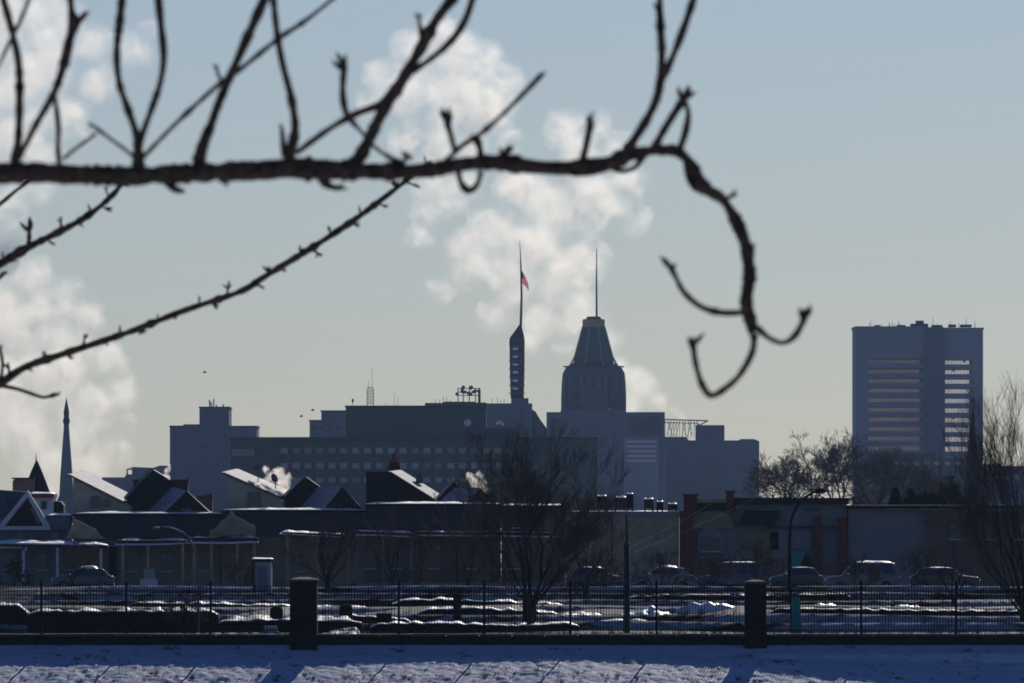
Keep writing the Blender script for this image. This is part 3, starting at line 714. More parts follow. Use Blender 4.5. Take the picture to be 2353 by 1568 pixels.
def unit(label, D, wallc, side, sideroof, mono_m, peak1, apex, baseL, baseR, ridge, x0, x1, ycorn, tan, extra=None, plane='slate_snow', roofsnow='snow_roof', dskew=.115, gable_m='slate'):
    """one row house: side wall under a lean-to roof, a crossing roof, a street gable, dark mansard front"""
    t = thing('row_house', label, 'house', (X((x0+x1)/2, D), D, gz(X((x0+x1)/2, D), D)), GH)
    MB().pb(x0, ycorn+54, x1, 1362, D, 16).build('wall', M[wallc], t)
    ya, yb_ = Z(ycorn, D), Z(ycorn+58, D); xa, xb = X(x0, D), X(x1, D)      # low slate roof rising away from the street
    MB().add([(xa, D-.25, yb_), (xb, D-.25, yb_), (xb, D+3.4, ya), (xa, D+3.4, ya), (xa, D+16, yb_), (xb, D+16, yb_), (xb, D+16, ya), (xa, D+16, ya)],
             [(0, 1, 2, 3), (3, 2, 6, 7), (0, 4, 5, 1), (4, 7, 6, 5), (0, 3, 7, 4), (1, 5, 6, 2)]).build('front_roof', M['slate'], t)
    MB().pb(x0-1, ycorn-3, x1+1, ycorn+1, D+3.3, 12.8).build('cornice', M['black'], t)
    snowcap(t, [(x0, ycorn-3), (x1, ycorn-3)], D+3.3, 3, 5, seed=int(x0))
    MB().poly(side, D+9, 6, dskew).build('side_wall', M[mono_m], t)
    a, b, dx, dy = sideroof
    sl = slope('lean_to_roof', M['slate'], t, [(a[0]-6, a[1]-1), a, b], dx, dy, 3.5, D+8.6, 6.8)
    n = 7; front = [(a[0]+(b[0]-a[0])*i/n, a[1]+(b[1]-a[1])*i/n-1.2) for i in range(n+1)]
    slope('roof_snow', M[roofsnow], sl, front, dx*.96, dy*.96, 1.4, D+8.7, 6.4)
    p, vl, vr = peak1
    MB().poly([vl, p, vr, (vr[0], ycorn), (vl[0], ycorn)], D+10.5, 4).build('cross_roof', M[gable_m], t)
    slope('roof_slope', M['slate_blue'], t, [(vl[0]-2, vl[1]+2), (p[0]-2, p[1]-3)], -10, 3, 2.5, D+9.9, 1.2)
    g = MB().poly([baseL, apex, baseR, (baseR[0], ycorn+2), (baseL[0], ycorn+8)], D+5.5, 3.4).build('gable', M[gable_m], t)
    bx, by_ = ridge[0]-apex[0], ridge[1]-apex[1]
    A = [P(baseL[0]-3, baseL[1]+3, D+5.1), P(apex[0], apex[1]-2, D+5.1)]; B = [P(baseL[0]-3+bx, baseL[1]+3+by_*.2, D+9.5), P(ridge[0], ridge[1], D+9.5)]
    th = Vector((0, 0, -.1)); mb = MB(); mb.add([A[0], A[1], B[1], B[0], A[0]+th, A[1]+th, B[1]+th, B[0]+th], [(0,1,2,3),(7,6,5,4),(1,0,4,5),(2,1,5,6),(3,2,6,7),(0,3,7,4)])
    mb.build('gable_roof', M[plane], t)
    A = [P(baseR[0]+3, baseR[1]+3, D+5.05), P(apex[0], apex[1]-2, D+5.05)]; B = [P(baseR[0]+3, baseR[1]+3, D+9), P(apex[0], apex[1]-2, D+9)]
    MB().add([A[0], A[1], B[1], B[0], A[0]+th, A[1]+th, B[1]+th, B[0]+th], [(0,1,2,3),(7,6,5,4),(1,0,4,5),(2,1,5,6),(3,2,6,7),(0,3,7,4)]).build('gable_roof', M[gable_m], t)
    cx = (apex[0]+(baseL[0]+baseR[0])/2)/2
    windowp(t, cx-9, baseL[1]-8, cx+9, baseL[1]+8, D+5.45)
    for q in tan: MB().poly(q, D-.1, .5).build('front_bay', M['tan_stucco'], t)
    return t
# cream house
t = unit('row house with tall cream side wall and long snowy roof beside two chimneys', D, 'tan', [(168,1178),(168,1095),(284,1153),(300,1165),(300,1178)],
     ((160,1090),(284,1152),36,-8), 'cream', ((352,1078),(284,1150),(392,1103)), (428,1128), (372,1178), (482,1176), (395,1118), 168, 505, 1182,
     [[(150,1238),(172,1192),(190,1200),(202,1208),(218,1214),(226,1226),(248,1240)]], plane='slate_snow', gable_m='slate')
windowp(t, 210, 1140, 228, 1166, D+8.95); windowp(t, 240, 1148, 250, 1164, D+8.95)
for (x0, y0, x1, y1, m) in ((306,1101,341,1136,'chimney'),(392,1101,432,1134,'chimney'),(453,1135,488,1166,'tan')):
    c = MB().pb(x0, y0+4, x1, y1+14, D+11, 1.3).build('chimney', M[m], t); MB().pb(x0-2, y0, x1+2, y0+4.2, D+10.8, 1.7).build('chimney_cap', M['chimney' if m == 'chimney' else 'snow_dirty'], c)
porch(t, 268, 428, 1238, D, (282, 340, 420), lens=[(262,1249),(300,1249),(345,1249),(390,1248),(430,1245)], rise=13, tilt=0)
box('door', M['door_white'], t, 330, 1306, 356, 1350, D-.2, .15); box('porch_steps', M['white_paint'], t, 322, 1330, 362, 1354, D-4.2, 1.0)
for x in (292, 372): windowp(t, x, 1272, x+22, 1310, D)
box('alley_shade', M['black'], t, 250, 1256, 268, 1352, D-.3, .3)  # black panel painted as the shade of the alley gap, not a door
# grey-brown house
t = unit('row house with cream side wall, satellite dish and grey slate street gable', D, 'tan', [(523,1176),(523,1091),(625,1135),(650,1150),(650,1176)],
     ((514,1085),(642,1140),34,-8), 'cream', ((703,1095),(655,1138),(733,1116)), (785,1118), (736,1177), (832,1168), (730,1119), 508, 838, 1174,
     [[(480,1236),(482,1218),(500,1208),(508,1196),(520,1190),(530,1172),(540,1186),(556,1192),(568,1200),(584,1206),(590,1236)]], dskew=.11)
windowp(t, 571, 1131, 597, 1163, D+8.95)
def dish(parent, px, py, r, D, yaw, pit, stem):
    u = K*D; mb = MB(); c = P(px, py, D); n = 16
    R = Matrix.Rotation(yaw, 3, 'Z') @ Matrix.Rotation(pit, 3, 'X')
    rings = 5; o = 0
    for side in (0, 1):
        for j in range(rings+1):
            q = j/rings*r*u
            for k in range(n):
                a = 2*math.pi*k/n; v = Vector((q*math.cos(a), -.25*q*q/(r*u) + .02*side, q*math.sin(a)*1.05)); mb.v.append(tuple(c + R @ v))
    N = (rings+1)*n
    for side in (0, 1):
        for j in range(rings):
            for k in range(n):
                a = side*N+j*n+k; b = side*N+j*n+(k+1) % n; f = (a, b, b+n, a+n); mb.f.append(f if side else f[::-1])
    for k in range(n): a = rings*n+k; b = rings*n+(k+1) % n; mb.f.append((a, b, b+N, a+N))
    d = tag(mb.build('satellite_dish', M['steel'], None, True), None, None)
    f = c + R @ Vector((0, -r*u*1.1, -.1*r*u))
    MB().tube([c + R @ Vector((0, 0, -r*u)), f], .02, 5).ball(f, .05).build('feed_arm', M['steel'], d)
    MB().tube([c + Vector((0, .05, 0)), P(px+1, stem, D+.1)], .035, 6).build('mount', M['steel'], d)
    return d
tag(dish(t, 632, 1097, 10.5, D+9, -.75, .35, 1122), 'dark satellite dish on the snowy roof of the cream-walled house', 'satellite dish', 'satellite dishes')
tag(dish(t, 592, 1070, 11.5, D+12, .35, 1.05, 1112), 'black tilted satellite dish above the snowy roof slope', 'satellite dish', 'satellite dishes')
porch(t, 432, 592, 1232, D, (446, 486, 545, 584), lens=[(430,1245),(480,1246),(530,1246),(592,1243)], rise=15)
porch(t, 648, 806, 1219, D, (660, 730, 800), lens=[(640,1224),(700,1227),(808,1232)], rise=9, tilt=6)
for x in (462, 520, 560, 676, 746): windowp(t, x, 1272, x+20, 1310, D)
# black-sided house
t = unit('row house with black side wall and bright snowy roof before a small turret', D, 'brownwall', [(841,1160),(841,1083),(900,1083),(998,1146),(1010,1160)],
     ((897,1083),(998,1146),26,-3), 'black', ((1045,1107),(1006,1144),(1066,1128)), (1103,1122), (1058,1160), (1142,1157), (1045,1119), 838, 1150, 1160, [], dskew=.115, gable_m='slate')
box('roof_vent', M['steel'], t, 955, 1086, 971, 1110, D+12, 1.0)
porch(t, 812, 952, 1216, D, (820, 880, 945), lens=[(808,1227),(880,1228),(953,1232)], rise=12, tilt=6, pm='grey_paint')
porch(t, 958, 1292, 1218, D, (966, 1050, 1130, 1210, 1285), lens=[(955,1228),(1120,1229),(1292,1231)], rise=11, tilt=4, pm='black')
for x in (838, 900, 985, 1070): windowp(t, x, 1266, x+22, 1304, D)
D3 = 905; u = K*D3
t = thing('roof_turret', 'small black turret with pink pointed cap above the bright snowy roof', 'turret', (X(905, D3), D3, gz(X(905, D3), D3)), None)
c = P(905, 1080, D3)
MB().lathe(c, [(19*u, -4*u), (17*u, 0), (13*u, 18*u)], 8).build('turret_base', M['black'], t)
MB().lathe(c, [(13.5*u, 18*u), (9*u, 22*u), (5*u, 32*u), (1*u, 42*u), (.4*u, 46*u)], 8).build('turret_cap', M['red_trim'], t)
MB().pb(888, 1083, 925, base_y(D3), D3, 2).build('turret_wall', M['brownwall'], t)
t = thing('row_house', 'low brown row house half hidden behind the big bare tree', 'house', (X(1230, D), D, gz(X(1230, D), D)), GH)
box('wall', M['brownwall'], t, 1152, 1166, 1298, 1350, D, 9); box('cornice', M['black'], t, 1150, 1160, 1300, 1168, D-.3, 9.4)
snowcap(t, [(1152,1162),(1300,1162)], D-.3, 3, 5); 
for x in (1180, 1240): windowp(t, x, 1184, x+18, 1210, D)
for x in (1170, 1250): windowp(t, x, 1262, x+22, 1304, D)

# --- plain brown building with roof units
D = 800
t = thing('flat_building', 'plain grey-brown windowless building with air units on its roof', 'building', (X(1435, D), D, gz(X(1435, D), D)))
box('wall', M['tan_stucco'], t, 1300, 1187, 1560, 1360, D, 12); box('parapet', M['greywall'], t, 1298, 1174, 1562, 1187, D-.1, 12.2); snowcap(t, [(1300,1176),(1560,1176)], D+1, 6, 3)
box('downpipe', M['iron'], t, 1404, 1187, 1407, 1356, D-.2, .15)
def ac(x0, y0, x1, y1, D, label, m='steel', cap=True, dome=False):
    t = thing('air_unit', label, 'air unit', (X((x0+x1)/2, D), D, Z(1174, D)), 'units on the flat roof')
    MB().pb(x0, y0, x1, y1, D, 1.4).build('casing', M[m], t)
    f = MB()
    for k in range(5):
        y = y0+4+(y1-y0-8)*k/4; f.pb(x0+2, y, x1-2, y+1.2, D-.05, .05)
    f.build('louvre_panel', M['black'], t); MB().pb(x0+1, y1, x0+4, 1174.5, D+.1, 1.1).pb(x1-4, y1, x1-1, 1174.5, D+.1, 1.1).build('stand', M['iron'], t)
    MB().lathe(P((x0+x1)/2, y0, D+.7), [((x1-x0)*.3*K*D, 0), ((x1-x0)*.3*K*D, 3*K*D), ((x1-x0)*.2*K*D, 4*K*D)], 10).build('fan_cowl', M['chrome' if dome else 'steel'], t)
    if cap: snowcap(t, [(x0, y0), (x1, y0)], D+.05, 1.3, 3)
    return t
ac(1371, 1139, 1395, 1168, D+1.2, 'dark upright air unit nearest the big bare tree', 'black')
ac(1412, 1142, 1440, 1168, D+1.0, 'wide dark air unit with sun glint on its top', 'steel')
ac(1440, 1134, 1455, 1168, D+1.6, 'tall narrow air unit joined beside the glinting one', 'black', dome=True)
ac(1479, 1146, 1502, 1168, D+1.3, 'square grey air unit third along the flat roof', 'steel')
ac(1508, 1152, 1524, 1170, D+1.2, 'small dark air unit near the red brick pier', 'black')
ac(1534, 1157, 1556, 1170, D+1.2, 'lowest flat air unit beside the red brick pier', 'steel')

# --- shops
t = thing('shop_building', 'two-storey shop front with red brick piers, tan arch panel and dark awning', 'shop', (X(1750, D), D, gz(X(1750, D), D)))
box('wall', M['greywall'], t, 1592, 1158, 1945, 1360, D+.5, 12); box('upper_cornice', M['tan_stucco'], t, 1600, 1146, 1668, 1154, D-.1, 12)
box('fascia', M['black'], t, 1600, 1154, 1690, 1172, D, 12); box('roof_edge', M['slate'], t, 1684, 1143, 1950, 1158, D, 12.4)
for (x0, y0, x1) in ((1571, 1138, 1601), (1668, 1130, 1686)):
    q = box('brick_pier', M['redbrick'], t, x0, y0, x1, 1175, D-.3, 1.2); MB().pb(x0-2, y0-4, x1+5, y0+1, D-.5, 1.6).build('pier_cap', M['chimney'], q)
box('brick_pier', M['redbrick'], t, 1561, 1173, 1593, 1355, D-.35, 1.4); box('brick_pier', M['redbrick'], t, 1926, 1188, 1946, 1330, D-.3, 1.0); box('brick_pier', M['redbrick'], t, 1868, 1186, 1886, 1356, D-.25, .9)
pts = [(1592, 1214)] + [(1638-46*math.cos(math.pi*i/12), 1196-23*math.sin(math.pi*i/12)) for i in range(13)] + [(1684, 1214)]
poly('arch_panel', M['sign_tan'], t, pts, D+.2, .25)
poly('awning', M['black'], t, [(1712,1172),(1794,1172),(1780,1206),(1694,1206)], D-1.2, 1.7)
pts = [(1602, 1270)] + [(1632-30*math.cos(math.pi*i/10), 1236-24*math.sin(math.pi*i/10)) for i in range(11)] + [(1662, 1270)]
poly('arched_window_frame', M['greywall'], t, pts, D+.1, .35); windowp(t, 1614, 1234, 1650, 1264, D+.1)
box('string_course', M['redbrick'], t, 1760, 1208, 1945, 1214, D+.1, .4); box('shop_window', M['glass'], t, 1700, 1222, 1788, 1262, D+.3, .2); box('shop_window', M['glass'], t, 1606, 1282, 1690, 1330, D+.3, .2)
for x0, x1 in ((1768, 1806), (1824, 1862)): box('wall_panel', M['greywall'], t, x0, 1222, x1, 1262, D+.3, .2)
for x0, x1 in ((1812, 1860), (1892, 1922)): windowp(t, x0, 1282, x1, 1320, D+.5)
box('shop_door', M['black'], t, 1838, 1276, 1862, 1352, D+.25, .3); box('shop_sign', M['slate_blue'], t, 1846, 1166, 1882, 1173, D, .5)
box('shop_window', M['glass'], t, 1700, 1282, 1800, 1335, D+.3, .2)
poly('teal_panel', M['teal'], t, [(1818,1266),(1852,1266),(1836,1304),(1833,1312),(1820,1312)], D-.1, .3)
t = thing('warehouse', 'long plain blue-grey warehouse wall behind the tree at the right edge', 'warehouse', (X(2200, D), D, gz(X(2200, D), D)))
box('wall', M['greywall'], t, 1948, 1168, 2130, 1360, D+.2, 18); box('side_bay', M['brownwall'], t, 2130, 1172, 2480, 1360, D-.4, 18)
box('roof_edge', M['slate'], t, 1946, 1160, 2484, 1168, D-.6, 19); snowcap(t, [(2034,1169),(2190,1170)], D-.8, .5, 2.2, m='snow_dirty')
for x in (2180, 2260, 2330): windowp(t, x, 1200, x+26, 1236, D-.4, 'slate')

# evergreens and hedges over the warehouse roof
def leafclump(mb, c, rx, rz, n, s, rnd, cone=False):
    for i in range(n):
        a = rnd.uniform(0, 6.283)
        if cone:
            h = rnd.random(); r = rx*(1-h)*math.sqrt(rnd.random()); p = c + Vector((r*math.cos(a), r*math.sin(a), rz*h))
        else:
            e = math.asin(rnd.uniform(-1, 1)); q = rnd.uniform(.55, 1)*(1+.3*noise.noise(Vector((a, e*2, c.x)))); p = c + Vector((rx*q*math.cos(a)*math.cos(e), rx*q*math.sin(a)*math.cos(e), rz*q*math.sin(e)))
        d1 = Vector((rnd.gauss(0, 1), rnd.gauss(0, 1), rnd.gauss(0, 1))).normalized()*s; d2 = d1.orthogonal().normalized()*s*.6
        mb.add([p-d1, p+d2*.5, p+d1, p-d2*.5], [(0, 1, 2, 3)])
def evergreen(px, ytop, w_, D, label, cone, seed):
    rnd = random.Random(seed); x = X(px, D); g = gz(x, D); top = Z(ytop, D)
    t = thing('evergreen_tree', label, 'tree', (x, D, g), 'evergreens behind the warehouse')
    mb = MB(); hw = w_*K*D/2
    if cone: leafclump(mb, Vector((x, D, g+1.5)), hw*1.5, top-g-1.5, 4200, .26, rnd, True)
    else: 
        for k in range(5): leafclump(mb, Vector((x+rnd.uniform(-.4, .4)*hw, D+rnd.uniform(-1, 1), (g+top)/2+rnd.uniform(-.2, .3)*(top-g)/2)), hw*.7, (top-g)*.36, 900, .24, rnd)
    mb.build('crown', M['evergreen'], t); MB().tube([Vector((x, D, g-.2)), Vector((x, D, top-.5))], [.16, .05], 6).build('trunk', M['bark_tree'], t)
for i, (px, yt, ww, cone, lab) in enumerate(((1968, 1138, 66, 0, 'low round evergreen just right of the street lamp head'), (2056, 1122, 110, 1, 'narrow pointed evergreen over the warehouse roof'), (2092, 1126, 130, 1, 'broad pointed evergreen beside the narrow one'),
        (2132, 1122, 90, 0, 'round evergreen left of the tallest dark clump'), (2172, 1102, 100, 0, 'tallest dark evergreen clump over the warehouse roof'), (2216, 1106, 80, 0, 'evergreen clump at the foot of the dark spire'), (2022, 1140, 100, 0, 'flat low evergreen between the lamp and the pointed pair'))):
    evergreen(px, yt, ww, 860, lab, cone, 40+i)

# ------------------------------------------------------------------ stone wall, pillars, iron fence
DF = 420
t = thing('stone_wall', 'long low dark stone wall carrying the iron fence', 'wall', (0, DF, Z(1500, DF)))
mb = MB(); N = 60; x0, x1 = -34.0, 34.0
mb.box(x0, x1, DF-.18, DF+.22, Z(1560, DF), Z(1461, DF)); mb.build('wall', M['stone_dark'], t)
mb = MB(); rnd = random.Random(2)
for i in range(56):
    a = x0+(x1-x0)*i/56; b = x0+(x1-x0)*(i+1)/56; h = rnd.uniform(-.012, .012)
    mb.box(a+.01, b-.01, DF-.24, DF+.28, Z(1461, DF)+.001, Z(1455.5, DF)+h)
mb.build('coping', M['coping'], t)
def pillar(px0, px1, ytop, label):
    c = P((px0+px1)/2, 1500, DF)
    t = thing('stone_pillar', label, 'pillar', (c.x, DF, c.z), 'stone fence pillars')
    xa, xb = X(px0+2, DF), X(px1-2, DF); wd = xb-xa
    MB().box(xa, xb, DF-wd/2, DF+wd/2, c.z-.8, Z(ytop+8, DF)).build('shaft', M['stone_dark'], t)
    za, zb = Z(ytop+8, DF), Z(ytop, DF)
    mb = MB(); rr = [[Vector((sx*wd*s_/2+(xa+xb)/2, DF+sy*wd*s_/2, z)) for sx, sy in ((-1,-1),(1,-1),(1,1),(-1,1))] for s_, z in ((1.07, za), (1.07, za+(zb-za)*.5), (.9, zb-.03), (.3, zb+.03))]
    loft(mb, rr); mb.build('cap', M['coping'], t)
pillar(664, 731, 1327, 'square stone pillar in the fence left of the middle')
pillar(1708, 1762, 1333, 'square stone pillar in the fence near the teal banner pole')
posts = [-296, -100, 95, 290, 484, 664, 731, 916, 1112, 1310, 1508, 1708, 1762, 1978, 2196, 2400]
PLAB = ['outside', 'outside', 'leftmost thin iron post of the fence', 'second thin iron fence post from the left', 'thin iron fence post beside the small twiggy shrub', None, None, 'first thin iron post right of the left pillar',
        'second thin iron post right of the left pillar', 'thin iron post just right of the big bare tree trunk', 'last thin iron post before the right pillar', None, None, 'first thin iron post right of the right pillar', 'second thin iron post right of the right pillar', 'outside']
zt = Z(1455.5, DF)
for px, lab in zip(posts, PLAB):
    if lab in (None, 'outside'): continue
    x = X(px, DF); t = thing('fence_post', lab, 'fence post', (x, DF, zt), 'iron fence posts')
    MB().box(x-.045, x+.045, DF-.045, DF+.045, zt-.02, Z(1343, DF)).build('post', M['iron'], t)
    MB().lathe((x, DF, Z(1343, DF)), [(.085, 0), (.085, .03), (.05, .05), (.06, .09), (.01, .17)], 8).build('finial', M['iron'], t)
plabs = {(-100, 95): 'leftmost iron fence panel, cut by the frame edge', (95, 290): 'iron fence panel second from the left', (290, 484): 'iron fence panel before the curved lamp pole', (484, 664): 'iron fence panel ending at the left stone pillar',
  (731, 916): 'iron fence panel starting at the left stone pillar', (916, 1112): 'second iron fence panel right of the left pillar', (1112, 1310): 'iron fence panel in front of the big bare tree trunk', (1310, 1508): 'iron fence panel crossed by the green pole',
  (1508, 1708): 'iron fence panel ending at the right stone pillar', (1762, 1978): 'iron fence panel crossed by the teal banner', (1978, 2196): 'iron fence panel second from the right edge', (2196, 2400): 'iron fence panel at the right edge, before the leaning tree'}
for i in range(len(posts)-1):
    a, b = posts[i], posts[i+1]
    if (a, b) not in plabs: continue
    xa, xb = X(a, DF)+.06, X(b, DF)-.06; n = max(2, round((xb-xa)/.105))
    t = thing('iron_fence', plabs[(a, b)], 'fence', ((xa+xb)/2, DF, zt), 'iron fence lengths')
    mb = MB(); rg = MB()
    rnd = random.Random(a)
    for k in range(1, n):
        x = xa+(xb-xa)*k/n+rnd.uniform(-.004, .004); lean = rnd.uniform(-.006, .006)
        mb.box(x-.0125, x+.0125, DF-.0125, DF+.0125, zt+.08, Z(1349, DF))
        mb.lathe((x, DF, Z(1349, DF)), [(.012, 0), (.026, .03), (.003, .10)], 4)
        if k < n-1:
            x2 = x + (xb-xa)/n/2; c = (x2, DF, (Z(1357, DF)+Z(1366, DF))/2)
            m_ = 8; o = len(rg.v)
            for q in range(m_):
                an = 2*math.pi*q/m_
                for r_, yy in ((.045, -.01), (.03, -.01), (.03, .01), (.045, .01)): rg.v.append((c[0]+r_*math.cos(an), DF+yy, c[2]+r_*1.2*math.sin(an)))
            for q in range(m_):
                for e in range(4):
                    A_ = o+q*4+e; B_ = o+q*4+(e+1) % 4; C_ = o+((q+1) % m_)*4+(e+1) % 4; D_ = o+((q+1) % m_)*4+e; rg.f.append((A_, B_, C_, D_))
    mb.build('pickets', M['iron'], t); rg.build('ring_row', M['iron'], t)
    for y in (1356.5, 1366.5, 1447): MB().box(xa, xb, DF-.02, DF+.02, Z(y, DF)-.018, Z(y, DF)+.018).build('rail', M['iron'], t)

# weeds poking through the snow, dead grass on the wall top
def tufts(name, n, area, hmin, hmax, m, seed, blades=9):
    rnd = random.Random(seed); mb = MB()
    for i in range(n):
        x, D = area(rnd); z = gz(x, D)-.02; s_ = rnd.uniform(hmin, hmax)
        for k in range(blades):
            a = rnd.uniform(0, 6.28); l = rnd.uniform(.4, 1)*s_; q = Vector((math.cos(a)*l*.5, math.sin(a)*l*.5, l)); p = Vector((x+rnd.uniform(-.06, .06), D+rnd.uniform(-.06, .06), z)); wv = Vector((.006, 0, 0))
            mb.add([p-wv, p+wv, p+q*.6+wv*.7, p+q, p+q*.6-wv*.7], [(0, 1, 2, 3, 4)])
    o = mb.build(name, m); tag(o, kind='stuff'); return o
tufts('weeds', 900, lambda r: (r.uniform(-18, 18), 419.0-abs(r.gauss(0, 1))*4-.3 if r.random() < .2 else 415.5-r.random()**2*6), .05, .2, M['weeds'], 5, 10)
tufts('weeds', 60, lambda r: (r.uniform(-18, 18), 416-r.random()*5), .14, .3, M['weeds'], 15, 30)
def top_area(r):
    x = r.uniform(-19, 19); return x, 420.6+r.random()*.6
tufts('dead_grass', 900, top_area, .12, .3, M['weeds'], 6, 6)

# snow-topped banks between fence and street, shade painted in as near-black faces
def shadebank(label, D, pts, m='stone_dark', cap=True, dep=.5, capm='snow', rise=5):
    xm = (pts[0][0]+pts[-1][0])/2; t = thing('shade_bank', label, 'shade bank', (X(xm, D), D, gz(X(xm, D), D)), 'shade-dark banks behind the fence')
    r_ = random.Random(int(pts[0][0])+int(D)); q_ = []; a0, b0 = pts[0][0], pts[-1][0]
    def yv(x):
        for k in range(len(pts)-1):
            if x <= pts[k+1][0]: return pts[k][1]+(pts[k+1][1]-pts[k][1])*(x-pts[k][0])/(pts[k+1][0]-pts[k][0])
        return pts[-1][1]
    x = a0
    while x < b0: q_.append((x, yv(x)+3.5*noise.noise(Vector((x*.05, D, 0)))+r_.uniform(-.8, .8)+max(0, 1-(x-a0)/22)*7+max(0, 1-(b0-x)/22)*7)); x += r_.uniform(5, 11)
    q_.append((b0, pts[-1][1]+8)); pts = q_
    poly_ = list(pts) + [(pts[-1][0], base_y(D)+20), (pts[0][0], base_y(D)+20)]
    MB().poly(poly_, D, dep).build('wall', M[m], t)  # near-black slab stands in for the bank's shaded side
    if cap: snowcap(t, pts, D-.05, dep+1.6, rise*.8, m=capm, seed=int(D), patchy=1)
    return t
shadebank('low shade-black bank with a thick grey snow band behind the left fence panels', 440, [(62,1404),(300,1403),(500,1404)], rise=10, capm='snow_dirty')
shadebank('low shade-black bank stepping down left of the left stone pillar', 442, [(-60,1390),(40,1390),(64,1400)], rise=6, capm='snow_dirty')
shadebank('low shade-dark bank with grey snow top crossing the left pillar', 441, [(500,1425),(640,1424),(832,1426)], rise=12, capm='snow_dirty')
shadebank('long thin shade-dark bank behind the second and third fence panels', 500, [(290,1383),(480,1386),(700,1392),(860,1394)], rise=4)
shadebank('short shade-dark bank with bright snowy edge right of the left pillar', 500, [(900,1379),(1010,1376),(1160,1382),(1300,1388)], rise=5)
shadebank('shade-dark lens-shaped bank crest behind the middle fence panel', 470, [(960,1400),(1090,1396),(1200,1402),(1296,1410)], rise=6, capm='snow')
shadebank('shade-dark bank with a bright snow line left of the big tree trunk', 455, [(780,1412),(870,1416),(950,1424)], rise=4)
shadebank('low shade-black bank behind the fence at the foot of the big tree', 439, [(850,1432),(1000,1430),(1180,1436),(1330,1430)], rise=4)
shadebank('shade-dark bank beneath the bright plowed snow right of the trunk', 462, [(1340,1428),(1450,1424),(1560,1434),(1700,1432)], rise=4, capm='snow_dirty')
shadebank('upper shade-dark bank below the parked vehicles', 560, [(1440,1368),(1600,1367),(1760,1368),(1960,1364)], rise=3, capm='snow_dirty')
shadebank('shade-dark hedge bank behind the right-hand fence panels', 470, [(1770,1398),(1900,1398),(2100,1402),(2400,1404)], rise=3, capm='snow_dirty')

# plowed snow
def pile(label, px0, px1, ytop, D, seed, m='snow_crust'):
    rnd = random.Random(seed); mb = MB(); nx, ny = 56, 22; L = (px1-px0)*K*D; xc = X((px0+px1)/2, D); H = max(.25, Z(ytop, D)-gz(xc, D)); W = max(2.2, H*5.5)
    for j in range(ny+1):
        for i in range(nx+1):
            q, v = i/nx, j/ny; x = xc-L/2+L*q; y = D-W/2+W*v
            e = (math.sin(math.pi*q)**.35)*(v/.82 if v < .82 else (1-v)/.18)
            h = H*e*(.75+.75*noise.noise(Vector((x*.9, y*.9, seed)))+.45*noise.noise(Vector((x*2.8, y*2.8, seed))))-.04
            mb.v.append((x, y, gz(x, y)-.05+max(0, h)))
    for j in range(ny):
        for i in range(nx):
            a = j*(nx+1)+i; mb.f.append((a, a+1, a+nx+2, a+nx+1))
    o = mb.build('snow_pile', M[m], None, True); return tag(o, label, 'snow pile', 'plowed snow piles')
pile('long bright plowed snow pile left of the right stone pillar', 1545, 1690, 1388, 485, 1)
pile('lumpy plowed snow pile beside the green pole', 1420, 1560, 1392, 480, 2)
pile('grey plowed snow pile with tree roots in front', 1260, 1420, 1400, 468, 3)
pile('narrow bright snow pile just right of the teal banner', 1850, 1936, 1380, 490, 4)
pile('thin low snow pile behind the right fence panels', 1975, 2150, 1388, 495, 5)
pile('small snow heap against the left stone pillar', 735, 830, 1432, 428, 6, 'snow_dirty')
pile('snow heap behind the left-hand fence posts', 560, 660, 1360, 620, 7)
pile('snow heap near the white steps of the porch', 300, 420, 1352, 650, 8)
pile('low snow heap at the foot of the pale shed', 660, 790, 1350, 650, 9)

def yard_area(r):
    x = r.uniform(-22, 22); return x, r.choice([444, 463, 485, 521, 576])+r.uniform(-2, 6)
tufts('dead_weeds', 900, yard_area, .15, .5, M['weeds'], 8, 9)
# headstones / stone blocks behind the fence
def stone(label, x0, x1, y0, D, m='stone_dark', rnd_top=True, group='upright stones behind the fence', name='headstone', cat='headstone'):
    u = K*D; yb = YH+(CZ-gz(X((x0+x1)/2, D), D))/u+4; n = 8
    if rnd_top:
        pts = [(x0, yb)] + [((x0+x1)/2-(x1-x0)/2*math.cos(math.pi*i/n), y0+(x1-x0)*.3*(1-math.sin(math.pi*i/n))) for i in range(n+1)] + [(x1, yb)]
    else: pts = [(x0, yb), (x0, y0), (x1, y0), (x1, yb)]
    t = thing(name, label, cat, (X((x0+x1)/2, D), D, gz(X((x0+x1)/2, D), D)), group)
    MB().poly(pts, D, .35).build('slab', M[m], t); MB().pb(x0-3, yb-9, x1+3, yb+2, D-.12, .6).build('plinth', M[m], t)
stone('round-topped dark stone just right of the left pillar', 779, 810, 1388, 452, name='headstone')
stone('tall square dark stone left of the big tree', 1040, 1060, 1364, 460, rnd_top=False)
stone('wide dark stone block at the foot of the big tree', 1200, 1232, 1378, 450, rnd_top=False)
stone('low dark stone block behind the wall coping', 864, 900, 1408, 446, rnd_top=False)
stone('pale square block below the small shed', 606, 636, 1438, 430, m='shed', rnd_top=False)
stone('squat round-topped stone touching the left pillar side', 620, 650, 1392, 455)

# shed
D = 600; t = thing('shed', 'small pale blue-green shed with snowy cap behind the fence', 'shed', (X(602, D), D, gz(X(602, D), D)))
box('wall', M['shed'], t, 585, 1290, 621, 1380, D, .9); box('corner_post', M['black'], t, 580, 1290, 585, 1380, D-.1, 1.1); box('corner_post', M['white_paint'], t, 620, 1290, 624, 1380, D-.1, 1.1)
box('door', M['grey_paint'], t, 592, 1300, 614, 1376, D-.06, .06)
box('roof', M['slate'], t, 576, 1283, 629, 1290, D-.25, 1.5); snowcap(t, [(576,1284),(629,1285)], D-.25, 1.4, 4)

